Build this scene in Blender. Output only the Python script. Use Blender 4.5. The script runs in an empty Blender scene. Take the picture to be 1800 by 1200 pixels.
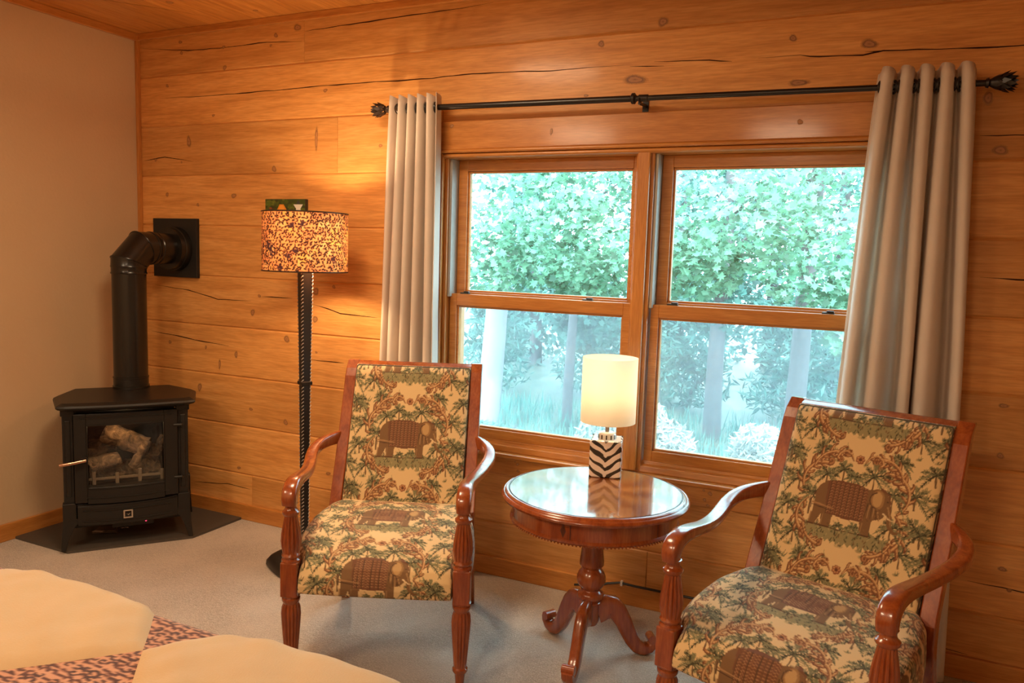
import bpy, bmesh, math, random
import numpy as np
from mathutils import Vector, Matrix
random.seed(7)
RNG = np.random.default_rng(5)
C = bpy.context.scene.collection
PI = math.pi

# ---------------------------------------------------------------- camera, sky, lights, exposure
cam_d = bpy.data.cameras.new('camera')
cam = bpy.data.objects.new('camera', cam_d)
C.objects.link(cam)
cam_d.sensor_width = 36.0
cam_d.lens = 36.0 * 1381.92 / 1800.0
cam_d.clip_start = 0.02
_f = np.array([-0.42052, 0.90085, -0.10790])
def _cam_axes():
    yaw, pitch, roll = math.radians(-25.0224), math.radians(-6.1939), math.radians(1.808)
    cy, sy, cp, sp, cr, sr = math.cos(yaw), math.sin(yaw), math.cos(pitch), math.sin(pitch), math.cos(roll), math.sin(roll)
    f = Vector((sy * cp, cy * cp, sp)); r = Vector((cy, -sy, 0)); u = r.cross(f)
    return r * cr + u * sr, u * cr - r * sr, f
_r, _u, _fw = _cam_axes()
M = Matrix((_r, _u, -_fw)).transposed().to_4x4()
M.translation = Vector((3.693, -3.081, 1.430))
cam.matrix_world = M
bpy.context.scene.camera = cam

sc = bpy.context.scene
sc.view_settings.view_transform = 'Standard'
sc.view_settings.look = 'None'
sc.view_settings.exposure = 0.0
sc.view_settings.gamma = 1.0
sc.view_settings.use_curve_mapping = False
sc.cycles.use_denoising = True
sc.cycles.max_bounces = 10
sc.cycles.transparent_max_bounces = 24
sc.cycles.sample_clamp_indirect = 6.0

world = bpy.data.worlds.new('sky'); sc.world = world
world.use_nodes = True
bg = world.node_tree.nodes['Background']
bg.inputs['Color'].default_value = (0.52, 0.86, 1.0, 1)
bg.inputs['Strength'].default_value = 11.0

def lamp(name, kind, loc, energy, color, **kw):
    d = bpy.data.lights.new(name, kind); d.energy = energy; d.color = color
    for k, v in kw.items(): setattr(d, k, v)
    o = bpy.data.objects.new(name, d); o.location = loc; C.objects.link(o)
    return o
sun = lamp('sun', 'SUN', (0, -4, 9), 5.0, (0.86, 1.0, 0.99), angle=0.02)
sun.rotation_euler = (math.radians(42), math.radians(14), 0)
ceil_lamp = lamp('ceiling_lamp_and_fill', 'AREA', (1.9, -1.25, 2.49), 29.0, (1.0, 0.73, 0.45), shape='DISK', size=0.5)
ceil_fill2 = lamp('ceiling_lamp_and_fill', 'AREA', (1.2, -3.6, 2.50), 44.0, (1.0, 0.75, 0.48), shape='DISK', size=0.6)  # unseen fill light, added to brighten the chair fronts
ceil_fill3 = lamp('ceiling_lamp_and_fill', 'AREA', (2.9, -3.9, 2.50), 44.0, (1.0, 0.76, 0.50), shape='DISK', size=0.6)  # added fill behind the camera, lifts the window joinery and curtains

# ---------------------------------------------------------------- helpers
def lin(c):
    c = np.asarray(c, float) / 255.0
    return np.where(c <= 0.04045, c / 12.92, ((c + 0.055) / 1.055) ** 2.4)
def lc(r, g, b): return tuple(float(v) for v in lin((r, g, b))) + (1.0,)

class MB:
    """collects geometry; build() links it as one mesh object"""
    def __init__(s): s.v = []; s.f = []; s.m = []; s.sm = []; s.tint = []
    def add(s, vs, fs, mat=0, smooth=False):
        o = len(s.v); s.v += [tuple(map(float, p)) for p in vs]
        for f in fs: s.f.append([i + o for i in f]); s.m.append(mat); s.sm.append(smooth)
    def box(s, x0, x1, y0, y1, z0, z1, mat=0):
        s.add([(x0,y0,z0),(x1,y0,z0),(x1,y1,z0),(x0,y1,z0),(x0,y0,z1),(x1,y0,z1),(x1,y1,z1),(x0,y1,z1)],
              [(0,3,2,1),(4,5,6,7),(0,1,5,4),(1,2,6,5),(2,3,7,6),(3,0,4,7)], mat)
    def prism(s, poly, z0, z1, mat=0, axis='z', smooth=False):
        n = len(poly)
        def P(a, b, c): return {'z': (a, b, c), 'x': (c, a, b), 'y': (a, c, b)}[axis]
        vs = [P(a, b, z0) for a, b in poly] + [P(a, b, z1) for a, b in poly]
        fs = [tuple(range(n))[::-1], tuple(range(n, 2 * n))]
        s.add(vs, fs, mat)
        s.add(vs, [(i, (i + 1) % n, n + (i + 1) % n, n + i) for i in range(n)], mat, smooth)
    def lathe(s, prof, seg=32, c=(0, 0, 0), flutes=None, mat=0, cap=True, axis='z'):
        """prof: (z, r) list; flutes: list of (z0, z1, count, depth)"""
        vs = []; n = len(prof)
        for z, r in prof:
            for k in range(seg):
                a = 2 * PI * k / seg; rr = r
                for (fa, fb, cnt, dep) in flutes or ():
                    if fa <= z <= fb:
                        e = min(1, min(z - fa, fb - z) / 0.008)
                        rr = r - dep * e * abs(math.cos(a * cnt / 2)) ** 6
                x, y = rr * math.cos(a), rr * math.sin(a)
                vs.append({'z': (x + c[0], y + c[1], z + c[2]), 'y': (x + c[0], z + c[1], y + c[2]), 'x': (z + c[0], x + c[1], y + c[2])}[axis])
        fs = [(i * seg + k, i * seg + (k + 1) % seg, (i + 1) * seg + (k + 1) % seg, (i + 1) * seg + k) for i in range(n - 1) for k in range(seg)]
        s.add(vs, fs, mat, True)
        if cap:
            s.add(vs, [tuple(range(seg))[::-1], tuple(range((n - 1) * seg, n * seg))], mat)
    def sweep(s, pts, secs, mat=0, side=None, smooth=True, cap=True):
        """pts: centres; secs: (width, height) per point; rounded rectangular section"""
        P = [Vector(p) for p in pts]; n = len(P); K = 16; vs = []
        last = None
        for i in range(n):
            t = (P[min(i + 1, n - 1)] - P[max(i - 1, 0)]).normalized()
            if side is not None: sd = Vector(side)
            else:
                h = Vector((t.x, t.y, 0))
                sd = Vector((-h.y, h.x, 0)).normalized() if h.length > 0.35 or last is None else last
                if last is not None and sd.dot(last) < 0: sd = -sd
            sd = (sd - t * sd.dot(t)).normalized(); last = sd
            up = t.cross(sd).normalized(); w, h = secs[i]
            for k in range(K):
                a = 2 * PI * (k + .5) / K
                ca, sa = math.cos(a), math.sin(a)
                q = lambda v: math.copysign(abs(v) ** 0.5, v)
                vs.append(P[i] + sd * (q(ca) * w / 2) + up * (q(sa) * h / 2))
        fs = [(i * K + k, i * K + (k + 1) % K, (i + 1) * K + (k + 1) % K, (i + 1) * K + k) for i in range(n - 1) for k in range(K)]
        s.add(vs, fs, mat, smooth)
        if cap: s.add(vs, [tuple(range(K))[::-1], tuple(range((n - 1) * K, n * K))], mat)
    def tube(s, pts, rad, seg=10, mat=0, cap=True):
        P = [Vector(p) for p in pts]; n = len(P); vs = []
        rads = rad if isinstance(rad, (list, tuple)) else [rad] * n
        ref = None
        for i in range(n):
            t = (P[min(i + 1, n - 1)] - P[max(i - 1, 0)]).normalized()
            if ref is None: ref = Vector((0, 0, 1)) if abs(t.z) < .9 else Vector((1, 0, 0))
            a = (ref - t * ref.dot(t)).normalized(); b = t.cross(a); ref = a
            for k in range(seg):
                q = 2 * PI * k / seg
                vs.append(P[i] + (a * math.cos(q) + b * math.sin(q)) * rads[i])
        fs = [(i * seg + k, i * seg + (k + 1) % seg, (i + 1) * seg + (k + 1) % seg, (i + 1) * seg + k) for i in range(n - 1) for k in range(seg)]
        s.add(vs, fs, mat, True)
        if cap: s.add(vs, [tuple(range(seg))[::-1], tuple(range((n - 1) * seg, n * seg))], mat)
    def build(s, name, mats, parent=None, bevel=0, fix=True, sharp=35):
        me = bpy.data.meshes.new(name)
        me.from_pydata(s.v, [], s.f)
        for m in (mats if isinstance(mats, (list, tuple)) else [mats]): me.materials.append(m)
        me.polygons.foreach_set('material_index', s.m)
        me.polygons.foreach_set('use_smooth', s.sm)
        if len(s.tint) == len(s.v) and s.tint:
            me.attributes.new('tint', 'FLOAT', 'POINT').data.foreach_set('value', np.array(s.tint, np.float32))
        if fix:
            bm = bmesh.new(); bm.from_mesh(me)
            bmesh.ops.recalc_face_normals(bm, faces=bm.faces); bm.to_mesh(me); bm.free()
        me.update()
        if any(s.sm): me.set_sharp_from_angle(angle=math.radians(sharp))
        o = bpy.data.objects.new(name, me); C.objects.link(o)
        if parent: o.parent = parent
        if bevel:
            b = o.modifiers.new('bevel', 'BEVEL'); b.width = bevel; b.segments = 2; b.limit_method = 'ANGLE'; b.angle_limit = math.radians(50)
        return o

def thing(name, label, cat, loc=(0, 0, 0), rz=0, group=None):
    o = bpy.data.objects.new(name, None); C.objects.link(o); o.empty_display_size = .1
    o.location = loc; o.rotation_euler = (0, 0, rz)
    return tag(o, label, cat, group)
def tag(o, label, cat, group=None):
    o['label'] = label; o['category'] = cat
    if group: o['group'] = group
    return o
def struct(o): o['kind'] = 'structure'; return o

def grid_obj(name, mat, U, V, fn, colfn, parent=None, back=None):
    """dense surface with painted vertex colour: fn(uu, vv)->(x,y,z) arrays, colfn(uu, vv)->rgb sRGB 0..255"""
    uu, vv = np.meshgrid(U, V)
    x, y, z = fn(uu, vv); col = lin(colfn(uu, vv))
    nv, nu = uu.shape
    verts = np.stack([x, y, z], -1).reshape(-1, 3)
    i = np.arange(nv * nu).reshape(nv, nu)
    faces = np.stack([i[:-1, :-1], i[:-1, 1:], i[1:, 1:], i[1:, :-1]], -1).reshape(-1, 4)
    me = bpy.data.meshes.new(name)
    me.vertices.add(len(verts)); me.vertices.foreach_set('co', verts.ravel().astype(np.float32))
    me.loops.add(faces.size); me.loops.foreach_set('vertex_index', faces.ravel().astype(np.int32))
    me.polygons.add(len(faces))
    me.polygons.foreach_set('loop_start', np.arange(0, faces.size, 4, dtype=np.int32))
    me.polygons.foreach_set('use_smooth', np.ones(len(faces), bool))
    me.update(calc_edges=True)
    at = me.color_attributes.new('pattern', 'FLOAT_COLOR', 'POINT')
    c4 = np.ones((len(verts), 4), np.float32); c4[:, :3] = col.reshape(-1, 3)
    at.data.foreach_set('color', c4.ravel())
    me.materials.append(mat); me.validate()
    o = bpy.data.objects.new(name, me); C.objects.link(o)
    if parent: o.parent = parent
    return o

# ---------------------------------------------------------------- materials
class NT:
    def __init__(s, name):
        s.mat = bpy.data.materials.new(name); s.mat.use_nodes = True
        s.t = s.mat.node_tree; s.n = s.t.nodes; s.b = s.n['Principled BSDF']; s.out = s.n['Material Output']
    def new(s, t, **kw):
        x = s.n.new(t)
        for k, v in kw.items():
            if k in x.inputs: x.inputs[k].default_value = v
            else: setattr(x, k, v)
        return x
    def link(s, a, b): s.t.links.new(a, b)
    def ramp(s, fac, stops, interp='LINEAR'):
        r = s.n.new('ShaderNodeValToRGB'); e = r.color_ramp; e.interpolation = interp
        while len(e.elements) < len(stops): e.elements.new(0.5)
        for el, (p, c) in zip(e.elements, stops): el.position = p; el.color = c
        s.link(fac, r.inputs[0]); return r.outputs['Color']
    def bump(s, h, strength, dist=0.01):
        b = s.new('ShaderNodeBump', Strength=strength, Distance=dist); s.link(h, b.inputs['Height']); s.link(b.outputs[0], s.b.inputs['Normal'])
    def coords(s, scale, kind='Object'):
        tc = s.new('ShaderNodeTexCoord'); mp = s.new('ShaderNodeMapping'); mp.inputs['Scale'].default_value = scale
        s.link(tc.outputs[kind], mp.inputs[0]); return mp.outputs[0]
    def noise(s, vec, scale, detail=4, rough=.55, dist=0):
        x = s.new('ShaderNodeTexNoise'); x.inputs['Scale'].default_value = scale; x.inputs['Detail'].default_value = detail
        x.inputs['Roughness'].default_value = rough; x.inputs['Distortion'].default_value = dist
        if vec: s.link(vec, x.inputs['Vector'])
        return x.outputs['Fac']
    def mix(s, a, b, fac, mode='MIX'):
        m = s.n.new('ShaderNodeMix'); m.data_type = 'RGBA'; m.blend_type = mode
        for v, i in ((a, 6), (b, 7), (fac, 0)):
            if isinstance(v, (int, float, tuple)): m.inputs[i].default_value = v
            else: s.link(v, m.inputs[i])
        return m.outputs[2]

def plain(name, col, rough=.5, metal=0, spec=.5, coat=0):
    m = NT(name); m.b.inputs['Base Color'].default_value = col; m.b.inputs['Roughness'].default_value = rough
    m.b.inputs['Metallic'].default_value = metal; m.b.inputs['Specular IOR Level'].default_value = spec
    m.b.inputs['Coat Weight'].default_value = coat; m.b.inputs['Coat Roughness'].default_value = .08
    v = m.coords((1, 1, 1)); n = m.noise(v, 60, 3)
    c2 = tuple(x * .8 for x in col[:3]) + (1,)
    m.link(m.mix(col, c2, n), m.b.inputs['Base Color'])
    return m.mat

def wood(name, light, mid, dark, stretch=(1, 8, 8), scale=5.0, rough=.42, coat=.15, board=True, spec=.4, dist=.6):
    m = NT(name)
    tc = m.new('ShaderNodeTexCoord')
    vec = tc.outputs['Object']
    if board:
        at = m.new('ShaderNodeAttribute', attribute_name='board')
        va = m.n.new('ShaderNodeVectorMath'); va.operation = 'MULTIPLY_ADD'
        m.link(at.outputs['Color'], va.inputs[0]); va.inputs[1].default_value = (40, 40, 40); m.link(vec, va.inputs[2]); vec = va.outputs[0]
    mp = m.new('ShaderNodeMapping'); mp.inputs['Scale'].default_value = stretch; m.link(vec, mp.inputs[0])
    g1 = m.noise(mp.outputs[0], scale, 5, .6, dist)
    w = m.new('ShaderNodeTexNoise'); w.inputs['Scale'].default_value = scale * 6; w.inputs['Detail'].default_value = 3; m.link(mp.outputs[0], w.inputs['Vector'])
    base = m.ramp(g1, [(.30, dark), (.48, mid), (.68, light)])
    c = m.mix(base, mid, .35)
    c = m.mix(c, m.ramp(w.outputs['Fac'], [(.35, (.72, .66, .58, 1)), (.62, (1, 1, 1, 1))]), .55, 'MULTIPLY')
    if board:
        sep = m.new('ShaderNodeSeparateColor'); m.link(at.outputs['Color'], sep.inputs[0])
        c = m.mix(c, m.ramp(sep.outputs[0], [(0, (.80, .76, .70, 1)), (1, (1.12, 1.08, 1.02, 1))]), 1.0, 'MULTIPLY')
    m.link(c, m.b.inputs['Base Color'])
    m.b.inputs['Roughness'].default_value = rough; m.b.inputs['Coat Weight'].default_value = coat; m.b.inputs['Coat Roughness'].default_value = .12
    m.b.inputs['Specular IOR Level'].default_value = spec
    m.bump(w.outputs['Fac'], .06, .004)
    return m.mat

LOG = wood('log_pine', (.80, .435, .160, 1), (.69, .335, .100, 1), (.50, .215, .058, 1), stretch=(.7, 9, 9), scale=3.2, rough=.45, coat=.1)
CEIL = wood('ceiling_pine', (.74, .36, .10, 1), (.60, .26, .06, 1), (.40, .145, .028, 1), stretch=(9, .7, 9), scale=3.2)
TRIM = wood('trim_pine', (.64, .285, .072, 1), (.53, .210, .046, 1), (.40, .140, .027, 1), stretch=(.8, 10, 10), scale=4, rough=.33, coat=.3, board=False, dist=.3)
TRIMV = wood('trim_pine_upright', (.64, .285, .072, 1), (.53, .210, .046, 1), (.40, .140, .027, 1), stretch=(10, 10, .8), scale=4, rough=.33, coat=.3, board=False, dist=.3)
TRIMY = wood('trim_pine_side', (.64, .285, .072, 1), (.53, .210, .046, 1), (.40, .140, .027, 1), stretch=(10, .8, 10), scale=4, rough=.33, coat=.3, board=False, dist=.3)
MAHOG = wood('cherry_wood', (.40, .105, .022, 1), (.29, .062, .013, 1), (.17, .030, .007, 1), stretch=(7, 7, .9), scale=5, rough=.24, coat=.6, board=False, spec=.5)

def knot_mat():
    m = NT('knot')
    at = m.new('ShaderNodeAttribute', attribute_name='knot_r')
    n = m.noise(m.coords((1, 1, 1)), 160, 2)
    add = m.n.new('ShaderNodeMath'); add.operation = 'MULTIPLY_ADD'; m.link(n, add.inputs[0]); add.inputs[1].default_value = .22; m.link(at.outputs['Fac'], add.inputs[2])
    col = m.ramp(add.outputs[0], [(.08, (.22, .085, .03, 1)), (.30, (.42, .19, .07, 1)), (.50, (.44, .20, .075, 1)), (.62, (.17, .065, .024, 1)), (.72, (.46, .22, .075, 1)), (1, (.6, .3, .1, 1))])
    m.link(col, m.b.inputs['Base Color']); m.b.inputs['Roughness'].default_value = .5
    al = m.ramp(add.outputs[0], [(.66, (1, 1, 1, 1)), (.80, (.35, .35, .35, 1)), (1.0, (0, 0, 0, 1))])
    m.link(al, m.b.inputs['Alpha'])
    return m.mat
KNOT = knot_mat()
CRACK = plain('crack', (.045, .016, .007, 1), .9, spec=.1)

def plaster():
    m = NT('plaster'); v = m.coords((1, 1, 1))
    n = m.noise(v, 70, 3, .5); n2 = m.noise(v, 2.5, 2)
    m.link(m.mix((.55, .385, .225, 1), (.61, .435, .265, 1), n2), m.b.inputs['Base Color'])
    m.b.inputs['Roughness'].default_value = .8; m.bump(n, .25, .004); return m.mat
PLASTER = plaster()
def carpet():
    m = NT('carpet'); v = m.coords((1, 1, 1)); v2 = m.coords((5, 28, 1))
    n = m.noise(v, 210, 3, .7); n2 = m.noise(v2, 7, 5, .75); n3 = m.noise(v, 3.2, 4)
    c = m.mix((.27, .215, .17, 1), (.66, .56, .46, 1), m.ramp(n, [(.36, (0, 0, 0, 1)), (.64, (1, 1, 1, 1))]))
    c = m.mix(c, (.30, .245, .195, 1), m.ramp(n2, [(.46, (0, 0, 0, 1)), (.60, (.8, .8, .8, 1))]))
    c = m.mix(c, (.60, .50, .41, 1), m.ramp(n3, [(.4, (0, 0, 0, 1)), (.75, (.6, .6, .6, 1))]))
    m.link(c, m.b.inputs['Base Color']); m.b.inputs['Roughness'].default_value = .95; m.b.inputs['Specular IOR Level'].default_value = .15
    m.b.inputs['Sheen Weight'].default_value = .3
    m.bump(n, .6, .006); return m.mat
CARPET = carpet()
BLACK_IRON = plain('black_cast_iron', (.013, .011, .009, 1), .40, spec=.4)
BLACK_PIPE = plain('black_stove_pipe', (.013, .011, .009, 1), .26, spec=.45)
BLACK_ROD = plain('black_rod', (.012, .010, .010, 1), .3, spec=.5)
BRONZE = plain('dark_bronze', (.05, .030, .020, 1), .45, .5)
COPPER = plain('copper_handle', (.72, .42, .28, 1), .25, 1)
NICKEL = plain('nickel', (.72, .68, .62, 1), .28, 1)
SLATE = plain('dark_slate', (.075, .062, .050, 1), .5)
VINYL = plain('grey_jamb_liner', (.42, .40, .36, 1), .5)
DARKPL = plain('black_plastic', (.012, .014, .014, 1), .4)
LEATHER = plain('black_leather', (.020, .015, .012, 1), .38)
LACE = plain('tan_lacing', (.50, .42, .34, 1), .4)
WHITEC = plain('white_ceramic', (.86, .80, .73, 1), .18, coat=.5)
CLEARPL = plain('white_socket', (.80, .76, .70, 1), .3)
PAPER = plain('paper', (.78, .62, .54, 1), .7)
PAPERD = plain('dark_paper', (.20, .15, .12, 1), .6)

def painted(name, rough=.85, sheen=.0, bump=.0, bscale=900, trans=0, translucent=0, coat=0):
    m = NT(name); at = m.new('ShaderNodeAttribute', attribute_name='pattern')
    m.link(at.outputs['Color'], m.b.inputs['Base Color']); m.b.inputs['Roughness'].default_value = rough
    m.b.inputs['Sheen Weight'].default_value = sheen; m.b.inputs['Specular IOR Level'].default_value = .25 if rough > .5 else .5
    m.b.inputs['Coat Weight'].default_value = coat
    if bump: m.bump(m.noise(m.coords((1, 1, 1)), bscale, 2), bump, .002)
    if translucent:
        tr = m.new('ShaderNodeBsdfTranslucent'); m.link(at.outputs['Color'], tr.inputs['Color'])
        mx = m.new('ShaderNodeMixShader'); mx.inputs[0].default_value = translucent
        m.link(m.b.outputs[0], mx.inputs[1]); m.link(tr.outputs[0], mx.inputs[2]); m.link(mx.outputs[0], m.out.inputs[0])
    return m.mat
TOILE = painted('tapestry_fabric', .8, .15, .25, 700)
LEOSHADE = painted('leopard_shade_fabric', .8, translucent=.07)
LEOBED = painted('leopard_bedding', .9, .25, .3, 600)
ZEBRA = painted('zebra_ceramic', .16, coat=.5)
ARTM = painted('painted_canvas', .45)

def cloth(name, col, trans=.0, rough=.9, nscale=500, col2=None, bump=.2):
    m = NT(name); v = m.coords((1, 1, 1)); n = m.noise(v, nscale, 2); n2 = m.noise(v, 9, 3)
    c = m.mix(col, col2 or tuple(x * .86 for x in col[:3]) + (1,), n2)
    m.link(c, m.b.inputs['Base Color']); m.b.inputs['Roughness'].default_value = rough; m.b.inputs['Sheen Weight'].default_value = .2
    m.b.inputs['Specular IOR Level'].default_value = .15; m.bump(n, bump, .003)
    if trans:
        tr = m.new('ShaderNodeBsdfTranslucent'); m.link(c, tr.inputs['Color'])
        mx = m.new('ShaderNodeMixShader'); mx.inputs[0].default_value = trans
        m.link(m.b.outputs[0], mx.inputs[1]); m.link(tr.outputs[0], mx.inputs[2]); m.link(mx.outputs[0], m.out.inputs[0])
    return m.mat
CURTAIN = cloth('curtain_fabric', (.88, .77, .67, 1), .30)
LINEN = cloth('linen_shade', (.80, .69, .52, 1), .45, nscale=260)
PLUSH = cloth('cream_plush', (.58, .41, .235, 1), 0, nscale=240, col2=(.50, .335, .175, 1), bump=.35)

def glass():
    m = NT('window_glass'); m.n.remove(m.b)
    tr = m.new('ShaderNodeBsdfTransparent'); tr.inputs[0].default_value = (.97, .99, .985, 1)
    gl = m.new('ShaderNodeBsdfGlossy'); gl.inputs['Roughness'].default_value = 0.0
    lw = m.new('ShaderNodeLayerWeight'); lw.inputs[0].default_value = .5
    pw = m.n.new('ShaderNodeMath'); pw.operation = 'POWER'; m.link(lw.outputs['Facing'], pw.inputs[0]); pw.inputs[1].default_value = 5
    fr = m.n.new('ShaderNodeMath'); fr.operation = 'MULTIPLY_ADD'; m.link(pw.outputs[0], fr.inputs[0]); fr.inputs[1].default_value = .96; fr.inputs[2].default_value = .04
    mx = m.new('ShaderNodeMixShader'); m.link(fr.outputs[0], mx.inputs[0]); m.link(tr.outputs[0], mx.inputs[1]); m.link(gl.outputs[0], mx.inputs[2])
    m.link(mx.outputs[0], m.out.inputs[0]); return m.mat
GLASS = glass()
def screen():
    m = NT('insect_screen'); m.n.remove(m.b)
    tr = m.new('ShaderNodeBsdfTransparent'); df = m.new('ShaderNodeBsdfDiffuse'); df.inputs[0].default_value = (.62, .66, .72, 1)
    tl = m.new('ShaderNodeBsdfTranslucent'); tl.inputs[0].default_value = (.62, .68, .76, 1)
    a = m.new('ShaderNodeMixShader'); a.inputs[0].default_value = .5; m.link(df.outputs[0], a.inputs[1]); m.link(tl.outputs[0], a.inputs[2])
    mx = m.new('ShaderNodeMixShader'); mx.inputs[0].default_value = .11; m.link(tr.outputs[0], mx.inputs[1]); m.link(a.outputs[0], mx.inputs[2])
    m.link(mx.outputs[0], m.out.inputs[0]); return m.mat
SCREEN = screen()

# ---------------------------------------------------------------- room shell
XR, YB, ZC = 5.3, -4.7, 2.545      # right wall, rear wall, ceiling
WX0, WX1, WZ0, WZ1 = 1.885, 3.735, 0.520, 1.885     # rough window opening
floor = MB(); floor.box(-.2, XR + .1, YB - .1, .0, -.06, 0); struct(floor.build('floor', CARPET))
w = MB(); w.box(-.20, -.018, YB - .1, .16, -.06, 2.75); struct(w.build('wall_left', PLASTER))
w = MB(); w.box(XR, XR + .15, YB - .1, .16, -.06, 2.75); struct(w.build('wall_right', PLASTER))
w = MB(); w.box(-.2, XR + .15, YB - .15, YB, -.06, 2.75); struct(w.build('wall_rear', PLASTER))

KNOTS=[(0.298,2.481,0.0150,0.0108),(0.598,2.432,0.0120,0.0108),(0.305,2.426,0.0120,0.0108),(0.604,2.331,0.0150,0.0162),(0.937,2.460,0.0150,0.0135),(1.070,2.485,0.0270,0.0216),(0.905,2.415,0.0090,0.0081),(0.199,2.266,0.0120,0.0108),(1.238,2.182,0.0150,0.0108),(0.350,1.973,0.0180,0.0406),(0.524,2.099,0.0120,0.0081),(0.105,1.884,0.0120,0.0108),(0.295,1.868,0.0060,0.0081),(0.186,1.700,0.0150,0.0135),(0.659,1.692,0.0210,0.0162),(1.556,1.916,0.0120,0.0108),(0.409,1.646,0.0120,0.0108),(1.186,1.960,0.0120,0.0704),(0.925,1.822,0.0180,0.0189),(0.827,1.188,0.0120,0.0108),(0.782,1.101,0.0180,0.0216),(0.407,0.676,0.0180,0.0298),(0.668,0.874,0.0150,0.0216),(0.190,0.904,0.0120,0.0135),(0.455,0.896,0.0090,0.0135),(0.552,0.813,0.0090,0.0379),(0.767,0.595,0.0150,0.0108),(1.186,1.228,0.0270,0.0216),(1.184,1.091,0.0180,0.0244),(1.296,1.255,0.0120,0.0108),(1.005,0.980,0.0240,0.0216),(1.191,0.928,0.0090,0.0081),(0.998,0.553,0.0180,0.0189),(0.682,0.270,0.0150,0.0108),(1.269,0.326,0.0180,0.0108),(2.854,2.345,0.0240,0.0250),(2.607,2.283,0.0180,0.0162),(2.753,2.135,0.0569,0.0244),(2.551,2.085,0.0120,0.0081),(3.336,2.243,0.0180,0.0162),(3.590,2.202,0.0330,0.0216),(3.365,2.085,0.0419,0.0169),(3.964,1.999,0.0210,0.0271),(4.013,1.828,0.0330,0.0189),(4.094,0.98,0.0180,0.0108),(4.099,0.808,0.0150,0.0135),(4.138,0.416,0.0180,0.0108),(4.164,0.346,0.0120,0.0081),(1.652,1.928,0.0090,0.0081)]
CRACKS=[[(1.118,2.463),(1.325,2.470),(1.642,2.478),(1.791,2.481),(1.981,2.484),(2.118,2.493)],[(0.139,2.205),(0.517,2.198),(0.872,2.200),(1.252,2.205),(1.527,2.203),(1.647,2.200),(1.826,2.201),(2.026,2.205),(2.216,2.202),(2.390,2.194),(2.595,2.196),(2.706,2.195)],[(2.730,2.189),(2.867,2.179)],[(2.827,2.197),(3.040,2.187),(3.125,2.177)],[(3.219,2.182),(3.365,2.181),(3.430,2.171),(3.573,2.165),(3.637,2.176),(3.743,2.171),(3.923,2.161),(4.20,2.159)],[(3.578,2.175),(3.650,2.177)],[(0.080,1.213),(0.340,1.194),(0.544,1.156),(0.770,1.159)],[(0.842,1.186),(1.041,1.187)],[(1.162,1.163),(1.256,1.148),(1.335,1.128),(1.448,1.124),(1.550,1.122)],[(0.047,0.956),(0.255,0.943),(0.431,0.925),(0.617,0.915)],[(1.153,0.888),(1.361,0.889)],[(3.989,1.409),(4.25,1.402)],[(3.950,1.878),(4.25,1.870)],[(0.017,2.472),(0.350,2.434),(0.624,2.429),(0.883,2.433),(1.095,2.418)],[(0.010,1.880),(0.174,1.898),(0.381,1.869)],[(0.352,0.145),(0.601,0.171),(0.761,0.165)],[(4.038,0.354),(4.25,0.346)],[(3.92,.098),(4.00,.094),(4.06,.088)]]

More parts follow.
